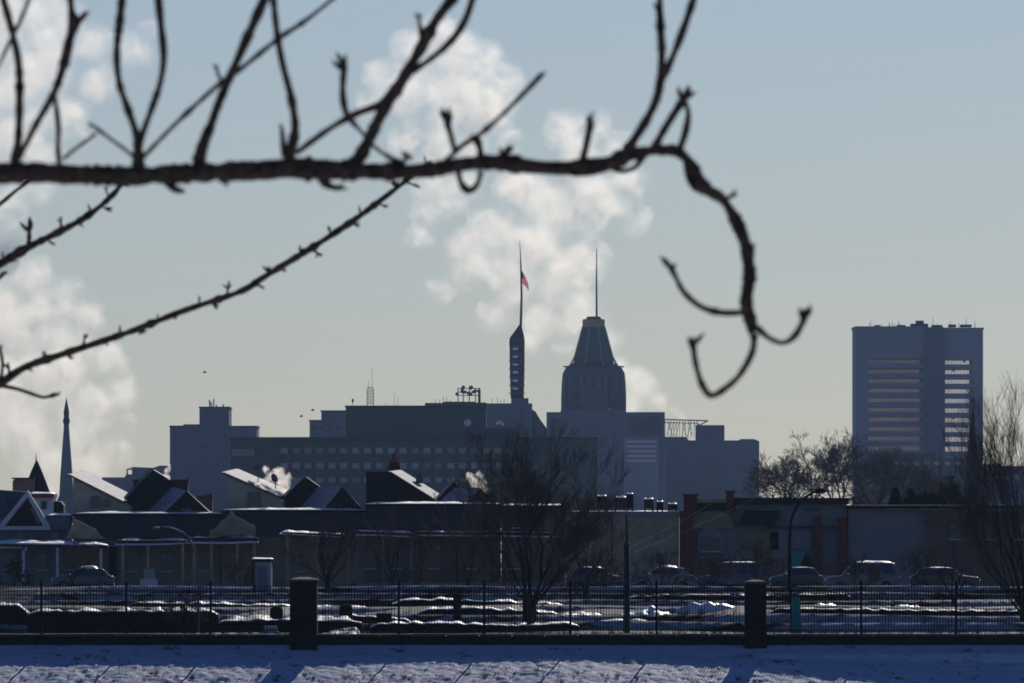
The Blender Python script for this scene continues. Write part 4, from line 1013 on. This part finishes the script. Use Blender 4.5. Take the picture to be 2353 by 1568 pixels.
# small dark shrub shape by the left porch
# ------------------------------------------------------------------ vehicles (side on)
def car(label, cat, px0, px1, D, m, suv=False, snow=.06, flip=False, name='parked_car'):
    L = (px1-px0)*K*D; x0 = X(px0, D); W = 1.8; H = 1.75 if suv else 1.45; g = gz(x0+L/2, D)+.05
    t = thing(name, label, cat, (x0+L/2, D+W/2, g), 'vehicles parked along the street')
    s_ = L/4.5
    lo = [(0,.35),(0,.72),(.08,.86),(1.1,.98),(3.6,1.02),(4.35,.95),(4.5,.8),(4.5,.35)]
    cab = [(.95,.95),(1.75,H-.04),(2.1,H),(3.2,H),(3.7,H-.05),(4.15,.98)] if not suv else [(.95,.95),(1.55,H-.05),(1.9,H),(3.9,H),(4.2,H-.06),(4.4,.98)]
    fx = (lambda a: L-a*s_) if flip else (lambda a: a*s_)
    def ext(pts, y0, y1, inset=0):
        mb = MB(); n = len(pts); A = [Vector((x0+fx(a), y0, g+z)) for a, z in pts]; B = [Vector((x0+fx(a), y1, g+z)) for a, z in pts]
        if inset:
            zmin = min(z for a, z in pts)
            for k, (a, z) in enumerate(pts):
                if z > zmin+.2: A[k].y += inset; B[k].y -= inset
        mb.add(A+B, [tuple(range(n)), tuple(range(2*n-1, n-1, -1))] + [(i, i+n, (i+1) % n+n, (i+1) % n) for i in range(n)]); return mb
    b = ext(lo, D, D+W); b.f += [tuple(i+len(b.v) for i in f) for f in []]
    body = b.build('body', M[m], t); bv = body.modifiers.new('b', 'BEVEL'); bv.width = .06; bv.segments = 3
    c = ext(cab, D+.06, D+W-.06, .22).build('cabin', M[m], t); bv = c.modifiers.new('b', 'BEVEL'); bv.width = .05; bv.segments = 3
    def sidewin(a0, a1, a2, a3):
        z0, z1 = 1.05, H-.12
        for y, s2 in ((D+.06, 1), (D+W-.06, -1)):
            dy = (z0-.95)/(H-.95)*.22; dy1 = (z1-.95)/(H-.95)*.22
            vs = [Vector((x0+fx(a), y+s2*q-s2*.012, g+z)) for a, z, q in ((a0, z0, dy), (a1, z0, dy), (a2, z1, dy1), (a3, z1, dy1))]
            MB().add(vs, [(0, 1, 2, 3)]).build('side_window', M['glass'], t)
    sidewin(1.2, 2.35, 2.35, 1.78); sidewin(2.45, 3.45 if not suv else 3.35, 3.2 if not suv else 3.35, 2.45)
    if suv: sidewin(3.45, 4.15, 3.95, 3.45)
    for a in (.85, 3.65):
        for y in (D-.02, D+W-.2):
            cc = Vector((x0+fx(a), y, g+.31)); wm = MB().tube([cc, cc+Vector((0, .22, 0))], .32, 18).build('wheel', M['tyre'], t)
            MB().tube([cc+Vector((0, -.01, 0)), cc+Vector((0, .23, 0))], .18, 12).build('rim', M['steel'], wm)
    for y in (D+.1, D+W-.4):
        c = Vector((x0+fx(.0), y+.15, g+.68)); MB().ball(c, .07, .16, .09, 8, 5).build('headlight', M['lamp_glass'], t)
        c = Vector((x0+fx(4.5), y+.15, g+.78)); MB().ball(c, .05, .14, .08, 8, 5).build('tail_light', M['red_trim'], t)
    MB().box(x0+fx(1.35)-.08, x0+fx(1.35)+.08, D-.14, D+.04, g+1.0, g+1.13).build('wing_mirror', M['chrome'], t)
    MB().box(x0+.0, x0+L, D+.12, D+W-.12, g+.2, g+.34).build('underbody', M['tyre'], t)
    if snow > 0:
        a0, a1 = (1.9, 3.3) if not suv else (1.75, 4.0)
        xs = sorted((x0+fx(a0), x0+fx(a1))); mb = MB(); N = 14
        for j in range(7):
            for i in range(N+1):
                q, v = i/N, j/6; mb.v.append((xs[0]+(xs[1]-xs[0])*q, D+.3+(W-.6)*v, g+H-.02+snow*1.6*(math.sin(math.pi*q)**.3)*(math.sin(math.pi*v)**.3)*(1+.4*noise.noise(Vector((q*5, v*5, px0))))))
        for j in range(6):
            for i in range(N): a = j*(N+1)+i; mb.f.append((a, a+1, a+N+2, a+N+1))
        mb.build('roof_snow', M['snow_crust'], t, True)
    return t
car('silver wagon with frosty roof right of the teal banner', 'car', 1898, 2068, 690, 'car_silver', suv=True, snow=.07)
car('dark blue car parked left of the silver wagon, bright front lamp', 'car', 1770, 1892, 700, 'car_dark', snow=.02)
car('pale blue van parked below the red brick pier', 'van', 1602, 1756, 695, 'car_blue', suv=True, snow=.03)
car('white car with snow patches just right of the green pole', 'car', 1448, 1596, 700, 'car_white', snow=.08)
car('dark car half hidden by tree branches left of the green pole', 'car', 1300, 1440, 700, 'car_dark', snow=.05, flip=True)
car('dark car at the right end of the row behind the leaning tree', 'car', 2090, 2250, 690, 'car_dark', snow=.03, flip=True)
car('snow-topped dark car parked before the porch steps', 'car', 120, 262, 780, 'car_dark', snow=.12)

# ------------------------------------------------------------------ poles, lamps, wires
def pole(name, label, cat, D, pts, rad, m, extra=None):
    b = P(pts[0][0], pts[0][1], D); t = thing(name, label, cat, (b.x, D, gz(b.x, D)))
    q = [Vector((b.x, D, gz(b.x, D)-.1))] + [P(x, y, D) for x, y in pts]
    MB().tube(q, [rad[0]]+list(rad), 10).build('pole', M[m], t, True); return t
D = 640; r = .07
t = pole('street_lamp', 'dark street lamp curving over the shop roofs at right', 'street lamp', D, [(1813,1340),(1814,1240),(1817,1195)], [.11,.09,.08], 'iron')
MB().tube([P(x, y, D) for x, y in ((1817,1197),(1822,1180),(1833,1158),(1848,1142),(1868,1131),(1884,1126))], [.08,.08,.07,.07,.06,.06], 8).build('arm', M['iron'], t, True)
c = P(1884, 1127, D); MB().ball(c, .36, .2, .17, 12, 7).build('lamp_head', M['iron'], t, True); MB().ball(c+Vector((.05, 0, -.1)), .22, .14, .1, 10, 6).build('lamp_lens', M['lamp_glass'], t, True)
D = 436
t = pole('street_lamp', 'thin pale street lamp with arm curving left before the porches', 'street lamp', D, [(456,1440),(456,1290),(447,1262),(436,1240)], [.045,.04,.035,.035], 'steel')
MB().tube([P(x, y, D) for x, y in ((436,1241),(422,1224),(400,1214),(380,1210),(366,1212))], [.035,.03,.03,.03,.03], 8).build('arm', M['steel'], t, True)
MB().ball(P(358, 1213, D), .2, .1, .06, 10, 6).build('lamp_head', M['steel'], t, True)
D = 432
t = pole('utility_pole', 'dark green pole standing behind the fence left of the shops', 'pole', D, [(1440,1440),(1440,1250)], [.12,.11], 'green_pole')
MB().tube([P(1440, 1252, D), P(1439, 1180, D)], [.05, .04], 8).build('upper_pipe', M['green_pole'], t, True)
MB().lathe(P(1440, 1252, D), [(.11, -.02), (.13, 0), (.13, .05), (.05, .12)], 10).build('collar', M['green_pole'], t)
D = 434
t = thing('banner_pole', 'teal banner pole behind the fence right of the right pillar', 'banner pole', (X(1829, D), D, gz(X(1829, D), D)))
MB().poly([(1818,1372),(1838,1372),(1842,1458),(1817,1458)], D, .06).build('banner', M['teal'], t)
MB().tube([P(1817, 1462, D+.1), P(1816, 1350, D+.1)], .04, 8).build('pole', M['iron'], t)
def wire(label, a, b, sag):
    pts = []
    for i in range(25):
        q = i/24; p = P(*a).lerp(P(*b), q); p.z -= sag*4*q*(1-q); pts.append(p)
    tag(MB().tube(pts, .0032, 4).build('overhead_wire', M['bark_tree']), label, 'wire', 'overhead wires')
wire('slack overhead wire rising from the green pole towards the shops', (1440, 1275, 432), (1760, 1128, 799), .15)
wire('nearly level overhead wire crossing in front of the brick pier', (1440, 1262, 432), (1668, 1134, 799), .1)
#@@PART3
# ------------------------------------------------------------------ bare trees
def grow(mb_t, mb_c, p, d, ln, r, lvl, maxl, rnd, up=.12, spread=.5, kids=(2, 4), shrink=.68, rmin=.008, wig=.18, tl=2, sides=5):
    """limbs of level < tl go to the trunk mesh, finer ones to the crown mesh"""
    n = 4; pts = [Vector(p)]; rad = [r]; dd = Vector(d).normalized(); rend = max(rmin, r*.55)
    for i in range(n):
        dd = (dd + Vector((rnd.gauss(0, wig), rnd.gauss(0, wig), rnd.gauss(0, wig)+up))).normalized()
        pts.append(pts[-1] + dd*ln/n); rad.append(r + (rend-r)*(i+1)/n)
    (mb_t if lvl < tl else mb_c).tube(pts, rad, sides if lvl < 2 else (4 if lvl < 3 else 3), cap=False)
    if lvl >= maxl: return
    k = rnd.randint(*kids)
    for i in range(k):
        f = rnd.uniform(.35, 1.0) if i else 1.0
        idx = min(n-1, int(f*n)); q = pts[idx].lerp(pts[idx+1], min(1, f*n-idx)); rr = max(rmin, (rad[idx])*rnd.uniform(.5, .8))
        ax = Vector((rnd.gauss(0, 1), rnd.gauss(0, 1), rnd.gauss(0, .6))).normalized()
        nd = (dd + ax*spread*rnd.uniform(.6, 1.3)).normalized()
        grow(mb_t, mb_c, q, nd, ln*shrink*rnd.uniform(.75, 1.15), rr, lvl+1, maxl, rnd, up, spread, kids, shrink, rmin, wig, tl, sides)
def bare_tree(label, px, D, stems, seed, maxl=5, m='twigs', name='bare_tree', group='bare trees beyond the fence', trunk_h=.6, r0=.1, **kw):
    rnd = random.Random(seed); x = X(px, D); g = gz(x, D)
    t = thing(name, label, 'tree', (x, D, g), group); T = MB(); Cc = MB()
    b = Vector((x, D, g-.15))
    for (dx, dy, dz, ln, rs) in stems:
        d = Vector((dx, dy, dz)).normalized()
        base = b + Vector((0, 0, .15+trunk_h*(0.6+.4*rnd.random())))
        T.tube([b, b.lerp(base, .5)+Vector((dx*.03, 0, 0)), base + d*.15], [r0, r0*.8, rs], 8, cap=False)
        grow(T, Cc, base, d, ln, rs, 0, maxl, rnd, **kw)
    T.build('trunk', M['bark_tree'], t); Cc.build('crown', M[m], t)
    return t
# the big one, vase-shaped
bare_tree('big bare vase-shaped tree rising in front of the grey-green building', 1218, 440,
  [(.04,0,1,3.3,.085),(-.22,.1,1,3.0,.06),(.24,-.1,1,2.9,.06),(-.42,0,1,2.5,.045),(.44,.1,1,2.3,.045),(.12,.3,1,2.9,.05),(-.1,-.3,1,3.0,.05),(-.62,.1,.9,2.0,.03),(.66,0,.9,1.9,.03),(.3,.2,1,2.1,.04),(-.3,-.2,1,2.6,.04),(.95,.1,.7,1.5,.02),(-.95,.1,.7,1.5,.02)], 21, maxl=5,
  trunk_h=.9, r0=.15, up=.05, spread=.40, kids=(3, 5), shrink=.66, rmin=.0048, wig=.12, tl=2)
bare_tree('dark many-stemmed bare tree in front of the slate gabled house', 752, 600,
  [(-.5,0,1,1.7,.07),(.5,.1,1,1.7,.07),(.1,.2,1,1.7,.07),(-.2,-.2,1,1.7,.07),(-.9,0,1,1.5,.05),(.95,0,1,1.5,.05),(.3,0,1,1.5,.06)], 22, maxl=4, r0=.14, up=.06, spread=.42, kids=(3, 4), shrink=.68, rmin=.010, wig=.13)
bare_tree('reddish bare tree before the black-sided house', 900, 700, [(-.3,0,1,1.9,.06),(.3,0,1,1.9,.06),(0,.2,1,1.9,.06),(.8,0,1,1.5,.04),(-.8,0,1,1.5,.04)], 23, maxl=4, m='twigs_red', r0=.1, up=.05, spread=.5, kids=(3, 4), shrink=.68, rmin=.010, wig=.15)
bare_tree('reddish bare tree just left of the big bare tree', 1075, 660, [(-.3,0,1,2.0,.06),(.3,0,1,2.0,.06),(0,.2,1,2.1,.06),(.7,0,1,1.6,.04),(-.7,0,1,1.7,.04)], 24, maxl=4, m='twigs_red', r0=.1, up=.05, spread=.5, kids=(3, 4), shrink=.7, rmin=.010, wig=.15)
bare_tree('slim brown bare tree crossing the porch at far left', 165, 720, [(.2,0,1,1.3,.06),(-.2,0,1,1.2,.05),(.5,.1,1,1.1,.04),(-.6,.1,1,1.1,.04)], 25, maxl=4, m='twigs_red', r0=.1, up=.06, spread=.45, kids=(2, 4), shrink=.7, rmin=.010, wig=.14)
bare_tree('brown bare tree between the big tree and the green pole', 1345, 560, [(.3,0,1,1.7,.06),(-.3,0,1,1.7,.05),(.9,.1,1,1.6,.04),(0,.2,1,1.9,.05),(-.7,.1,1,1.4,.04)], 26, maxl=4, m='twigs_grey', r0=.1, up=.05, spread=.45, kids=(3, 4), shrink=.7, rmin=.008, wig=.12)
bare_tree('thin bare tree in front of the long low blue-grey building', 1690, 960, [(-.25,0,1,3.2,.06),(.3,0,1,3.0,.06),(-.7,.2,1,2.6,.05)], 27, maxl=4, m='twigs_grey', r0=.12, up=.05, spread=.42, kids=(2, 3), shrink=.72, rmin=.011, wig=.12)
bare_tree('small bare tree just left of the shop lamp', 1770, 830, [(-.3,0,1,1.0,.05),(.3,0,1,1.0,.05),(.8,.2,1,.9,.04)], 37, maxl=4, m='twigs', r0=.08, up=.03, spread=.5, kids=(2, 4), shrink=.72, rmin=.014, wig=.14)
# dense row on the skyline
far = [(1800, 'rounded bare tree at the left of the skyline clump', 3.0, 31), (1862, 'tallest spreading bare tree in the skyline clump', 3.5, 32), (1930, 'bare tree filling the gap beside the broad office tower', 3.4, 33), (2010, 'bare tree overlapping the office tower base at left', 3.1, 34), (2072, 'smaller bare tree in front of the office tower middle', 2.6, 35), (2135, 'low sparse bare tree before the low grey podium', 1.9, 36)]
for px, lab, ln, sd_ in far:
    bare_tree(lab, px, 1250, [(-.5,0,1,ln,.13),(.5,.1,1,ln,.13),(0,.2,1,ln*1.05,.14),(-1.0,0,1,ln*.9,.1),(1.0,-.1,1,ln*.9,.1),(.25,-.3,1,ln,.1)], sd_, maxl=5, m='twigs_far', group='bare trees on the skyline', trunk_h=4.6, r0=.25, up=.02, spread=.64, kids=(3, 4), shrink=.70, rmin=.017, wig=.16)
# right edge, stems fanning up and to the left
bare_tree('tall bare tree fanning up at the right edge', 2350, 455,
  [(-.16,0,1,3.3,.07),(-.30,.1,1,3.0,.06),(-.02,.1,1,3.5,.07),(-.48,0,1,2.6,.05),(.15,0,1,3.4,.06),(-.75,.1,1,2.1,.04),(.5,.2,1,2.4,.05),(.05,.3,1,3.5,.06),(-1.0,.1,.9,1.8,.03),(-.38,.3,1,2.7,.04),(-.6,-.2,1,2.4,.03)], 41, maxl=5, r0=.15, up=.06, spread=.3, kids=(3, 4), shrink=.7, rmin=.0042, wig=.10, trunk_h=.5)
bare_tree('thin bare sapling before the warehouse wall', 2190, 520, [(-.3,0,1,1.5,.05),(.35,.1,1,1.5,.05),(-.7,.1,1,1.2,.04),(.8,0,1,1.2,.03)], 42, maxl=4, m='twigs', r0=.08, up=.06, spread=.4, kids=(2, 3), shrink=.7, rmin=.008, wig=.12)
bare_tree('low twiggy shrub by the thin pale lamp pole', 425, 426, [(-.5,0,1,.6,.02),(.5,.1,1,.6,.02),(0,.2,1,.65,.02),(-.9,0,1,.5,.015),(.9,0,1,.5,.015),(.2,-.2,1,.6,.02)], 43, maxl=4, m='twigs', name='twiggy_shrub', group='shrubs behind the fence', trunk_h=.05, r0=.03, up=.05, spread=.5, kids=(3, 4), shrink=.7, rmin=.006, wig=.15)
bare_tree('dark shrub with a pointed top in front of the arched porch', 32, 800, [(-.9,0,.5,.7,.04),(.9,.1,.5,.7,.04),(0,.2,1,.9,.05),(.3,-.2,1,.7,.04)], 44, maxl=4, m='evergreen', name='twiggy_shrub', group='shrubs behind the fence', trunk_h=.5, r0=.05, up=.02, spread=.7, kids=(3, 4), shrink=.72, rmin=.03, wig=.2)

for px, D_, ln, sd_, lab in ((1510, 652, 1.0, 61, 'scrubby bush in front of the white parked car'), (1625, 650, .9, 62, 'scrubby bush in front of the pale blue van'), (1735, 648, 1.2, 63, 'taller scrubby bush between the van and the right pillar'),
        (1975, 650, .9, 64, 'low scrubby bush in front of the silver wagon'), (2120, 652, 1.1, 65, 'scrubby bush at the right end of the parked row'), (1385, 648, 1.0, 66, 'scrubby bush left of the green pole'), (560, 652, .9, 67, 'scrubby bush left of the pale shed')):
    bare_tree(lab, px, D_, [(-.6,0,1,ln,.04),(.6,.1,1,ln,.04),(0,.2,1,ln,.04),(-1.2,.1,1,ln*.8,.03),(1.2,0,1,ln*.8,.03),(.3,-.3,1,ln,.03)], sd_, maxl=4, m='twigs', name='scrub_bush', group='scrub bushes along the street', trunk_h=.1, r0=.06, up=.03, spread=.55, kids=(3, 4), shrink=.7, rmin=.011, wig=.16)
# ------------------------------------------------------------------ the near tree whose branches cross the sky
near = thing('near_tree', 'near bare tree whose dark branches cross the whole sky', 'tree', (-4.6, 33, gz(-4.6, 33)))
def wp(pts, D):      # (px, py, r) -> smooth path
    V = [P(a[0], a[1], D) for a in pts]; R = [a[2]*K*D for a in pts]
    out, rr = [], []
    n = len(V)
    for i in range(n-1):
        p0 = V[max(i-1, 0)]; p1 = V[i]; p2 = V[i+1]; p3 = V[min(i+2, n-1)]
        st = max(2, int((p2-p1).length/(9*K*D)))
        for k in range(st):
            t = k/st
            out.append(.5*((2*p1)+(-p0+p2)*t+(2*p0-5*p1+4*p2-p3)*t*t+(-p0+3*p1-3*p2+p3)*t**3)); rr.append(R[i]+(R[i+1]-R[i])*t)
    out.append(V[-1]); rr.append(R[-1]); return out, rr
def rough(path, rad, D, seed, amt=.10, knots=.0):
    rnd = random.Random(seed); rr = []
    for i, (p, r) in enumerate(zip(path, rad)):
        k = 1+amt*noise.noise(p*(1/(30*K*D))+Vector((seed, 0, 0)))*1.6+amt*.5*noise.noise(p*(1/(8*K*D)))
        if rnd.random() < knots: k *= rnd.uniform(1.12, 1.35)
        rr.append(r*k)
    return rr
def budcluster(mb, p, d, s, rnd, n=5):
    d = Vector(d).normalized()
    for i in range(n):
        q = (d + Vector((rnd.gauss(0, .5), rnd.gauss(0, .5), rnd.gauss(0, .35))) * (0 if i == 0 else 1)).normalized(); l = s*rnd.uniform(1.0, 1.7)
        st = p - d*s*rnd.uniform(0, .5)
        mb.tube([st, st+q*l*.35, st+q*l*.7, st+q*l], [s*.14, s*.25, s*.17, s*.02], 6)
def twig(pts, D, tip=0, seed=0, spurs=0, name='twig', m='bark', knots=.06, parent=None, spn=None):
    rnd = random.Random(seed*7+int(pts[0][0])); path, rad = wp(pts, D); rad = rough(path, rad, D, seed+3, .20, knots*2.2)
    mb = MB().tube(path, rad, 10)
    u = K*D
    if tip: budcluster(mb, path[-1], path[-1]-path[-3], tip*u, rnd, 6)
    if spurs:
        n = len(path)
        for k in range(spurs):
            i = int(n*(k+.5+rnd.uniform(-.3, .3))/spurs); i = min(max(i, 1), n-2); s_ = 1 if k % 2 else -1
            tdir = (path[i+1]-path[i-1]).normalized(); nrm = Vector((-tdir.z, rnd.uniform(-.4, .4), tdir.x))*s_
            ln = rnd.choice([9, 12, 15, 24])*u; e = path[i]+(nrm+tdir*.5).normalized()*ln
            mb.tube([path[i], path[i].lerp(e, .6), e], [rad[i]*.5, rad[i]*.35, rad[i]*.3], 6); budcluster(mb, e, e-path[i], rnd.uniform(8, 14)*u, rnd, rnd.choice([2, 3, 4]))
    o = mb.build(name, M[m], parent or near, True)
    return o
DB = 25
# main branch runs back to the trunk outside the picture
path, rad = wp([(-60,402,25),(0,398,24),(80,396,23),(150,400,22.5),(230,402,22),(300,404,22),(380,400,22),(450,397,22),(520,393,21),(600,391,22),(660,386,24),(720,388,23),(800,391,22),(860,393,19),(930,394,18),(1000,388,17.5),(1040,381,17),(1080,375,17),(1150,373,17),(1230,383,17),(1300,386,20),(1340,384,22),(1390,377,18),(1440,358,16),(1480,348,13),(1520,345,11),(1552,346,12),(1578,366,13),(1594,392,15),(1620,432,14),(1660,458,12),(1692,510,14),(1712,560,14),(1716,590,15),(1722,630,14),(1714,690,16),(1722,730,16),(1732,764,13)], DB)
lead = [Vector((-4.6, 33, 5.2)), Vector((-3.6, 30.5, 7.0)), Vector((-2.4, 27.5, 7.75))]
path = lead + path; rad = [.13, .07, .04] + rough(path[3:], rad, DB, 1, .16, .22)
MB().tube(path, rad, 16).build('branch', M['bark'], near, True)
# knobs where shoots leave
rnd = random.Random(77)
# trunk and limbs outside the frame
T = MB(); T.tube([Vector((-4.6, 33, gz(-4.6, 33)-.3)), Vector((-4.62, 33, 1)), Vector((-4.55, 33, 5)), Vector((-4.7, 33.1, 9)), Vector((-4.5, 33.2, 13)), Vector((-4.8, 33.2, 17))], [.34, .27, .22, .17, .11, .03], 14)
for k in range(9):
    z = 6+k*1.1; a = 2.2+rnd.uniform(-1, 1)+(k % 2)*1.5; d = Vector((-abs(math.cos(a))-.2, math.sin(a), .5)); p = Vector((-4.6, 33.05, z))
    T.tube([p, p+d*1.2, p+d*2.4+Vector((0, 0, .4)), p+d*3.4+Vector((0, 0, 1.1))], [.07, .05, .03, .01], 8)
T.build('trunk', M['bark_tree'], near, True)
S = [
 ([(35,388,12),(34,365,11),(42,320,9),(45,220,9),(43,150,9),(31,85,9),(8,0,9),(-5,-40,9)], 0),
 ([(30,380,8),(52,345,7),(84,283,7),(122,217,9),(144,157,10),(158,98,11),(166,60,9),(162,0,8),(158,-40,8)], 0),
 ([(160,92,8),(172,70,8),(184,45,7)], 22),
 ([(137,385,6),(133,340,6),(134,290,6),(126,222,6)], 0),
 ([(145,365,4),(175,340,4),(212,314,3)], 10),
 ([(-20,175,4),(2,140,4),(25,90,4),(44,54,4),(66,-2,4),(75,-40,4)], 0),
 ([(318,390,14),(317,350,11),(314,310,10),(292,245,8),(274,190,8),(268,120,8),(276,40,9),(284,-40,9)], 0),
 ([(320,340,7),(330,300,7),(350,245,7),(368,190,7),(376,130,8),(370,60,9),(360,-40,9)], 0),
 ([(312,365,5),(290,345,4),(252,317,4),(212,287,4)], 10),
 ([(328,362,5),(360,328,5),(420,268,5),(500,196,6),(560,152,6),(640,88,6),(700,48,5),(765,-4,4),(800,-40,4)], 0),
 ([(455,392,18),(463,350,13),(480,300,11),(503,235,10),(530,172,10),(566,90,10),(606,0,11),(622,-40,11)], 0),
 ([(515,195,5),(503,175,4),(497,158,3)], 12),
 ([(450,370,10),(462,325,7),(474,290,5)], 10),
 ([(662,388,20),(670,340,12),(678,290,9),(668,220,9),(650,150,8),(637,80,8),(628,0,8),(624,-40,8)], 0),
 ([(655,360,9),(650,325,6),(648,296,5)], 10),
 ([(680,352,7),(715,325,7),(765,290,7),(820,260,9),(870,240,9),(905,205,9)], 0),
 ([(800,392,24),(825,362,16),(845,325,13),(882,250,14),(920,190,14),(962,118,13),(1002,45,13),(1036,0,12),(1068,-50,12)], 0),
 ([(945,163,9),(985,138,7),(1030,100,8),(1062,58,9),(1083,5,8),(1092,-45,8)], 0),
 ([(972,100,7),(966,70,6),(961,40,4)], 10),
 ([(930,376,6),(900,364,5),(862,338,5),(828,300,5),(800,268,7),(790,240,8),(787,200,8),(791,150,8)], 26),
 ([(925,378,6),(932,362,4)], 16),
 ([(1010,384,7),(1040,355,6),(1060,335,6),(1110,302,6),(1160,257,5),(1210,207,6),(1243,172,6)], 10),
 ([(1046,352,7),(1036,312,6),(1026,278,7)], 26),
 ([(1105,372,10),(1102,338,8),(1094,318,9)], 14),
 ([(1052,385,7),(1058,418,7),(1076,438,9),(1096,424,7),(1105,392,7)], 0),
 ([(1150,370,8),(1160,352,8)], 20),
 ([(1335,378,12),(1346,335,8),(1356,285,8)], 20),
 ([(1436,352,14),(1462,312,11),(1490,266,10),(1512,212,10),(1520,130,9),(1517,60,9),(1514,-40,8)], 0),
 ([(1516,192,9),(1545,130,9),(1572,60,9),(1592,0,9),(1605,-40,9)], 0),
 ([(1500,345,12),(1524,300,9),(1552,255,8),(1574,222,9)], 28),
 ([(1560,345,9),(1574,305,8),(1581,262,8),(1576,240,7)], 14),
 ([(1520,75,6),(1516,50,6),(1512,20,6)], 16),
 ([(1395,380,7),(1425,392,6),(1455,386,6),(1478,362,6),(1492,348,6)], 0),
 ([(1575,370,7),(1580,405,7),(1598,432,8),(1630,440,8)], 0),
 ([(1660,460,6),(1680,450,5)], 14),
 ([(380,412,10),(398,432,9),(425,440,4)], 0),
 ([(505,408,10),(520,420,5)], 8),
 ([(735,402,14),(755,426,10),(782,432,6)], 14),
 ([(1740,752,9),(1765,775,7),(1800,787,6),(1828,768,7),(1848,730,8)], 26),
 ([(1732,765,10),(1728,808,8),(1698,862,7),(1660,896,7),(1632,908,9),(1612,882,8),(1598,835,7),(1592,792,8)], 26),
 ([(1708,717,7),(1660,718,7),(1612,705,7),(1572,672,7),(1550,632,7),(1538,610,7)], 24),
 ([(1722,600,10),(1726,580,9),(1728,566,6)], 10),
]
for i, (pts, tip) in enumerate(S): twig(pts, DB, tip, i)
# lower, slightly farther and sharper shoots
DL = 44
o = twig([(-40,897,14),(0,880,11),(60,842,9),(150,811,8),(300,761,7.5),(420,714,7.5),(550,670,7.5),(600,640,7.5),(660,603,7.5),(730,560,8),(820,500,7),(900,440,6),(945,405,5),(990,370,4)], DL, 0, 50, 26, knots=.1)
twig([(0,885,5),(40,893,4),(70,903,4),(100,912,4),(130,905,5)], DL, 8, 51)
twig([(2,870,5),(6,835,4),(0,800,4)], DL, 8, 52)
twig([(-50,636,9),(0,606,9),(60,570,9),(140,530,8),(200,496,7),(250,456,6),(278,425,5),(290,405,4)], DL, 0, 53, 11, knots=.1)
twig([(66,566,5),(66,545,5),(68,525,4)], DL, 22, 54)
twig([(-20,480,5),(0,468,5),(40,435,4),(75,412,4),(100,398,4)], DL, 0, 55)
twig([(-12,650,4),(0,636,4),(8,628,4)], DL, 10, 56)
T = MB(); 
T.tube([Vector((-4.6, 33, 6.2)), Vector((-4.3, 37, 6.9)), P(-300, 880, DL-1), P(-40, 897, DL)], [.09, .06, .035, 15*K*DL], 10)
T.tube([Vector((-4.6, 33, 7.2)), Vector((-4.3, 37, 7.8)), P(-300, 720, DL-1), P(-50, 636, DL)], [.07, .05, .03, 9*K*DL], 10)
T.tube([Vector((-4.6, 33, 7.6)), Vector((-4.3, 37, 8.3)), P(-300, 600, DL-1), P(-20, 480, DL)], [.05, .04, .02, 5*K*DL], 10)
T.build('branch', M['bark'], near, True)
# ------------------------------------------------------------------ render settings
SC.view_settings.view_transform = 'Standard'; SC.view_settings.look = 'None'; SC.view_settings.gamma = 1.0
SC.view_settings.exposure = -0.6
SC.render.engine = 'CYCLES'
SC.cycles.use_denoising = True
SC.cycles.volume_bounces = 2; SC.cycles.max_bounces = 8
SC.cycles.filter_width = 1.8
SC.render.film_transparent = False
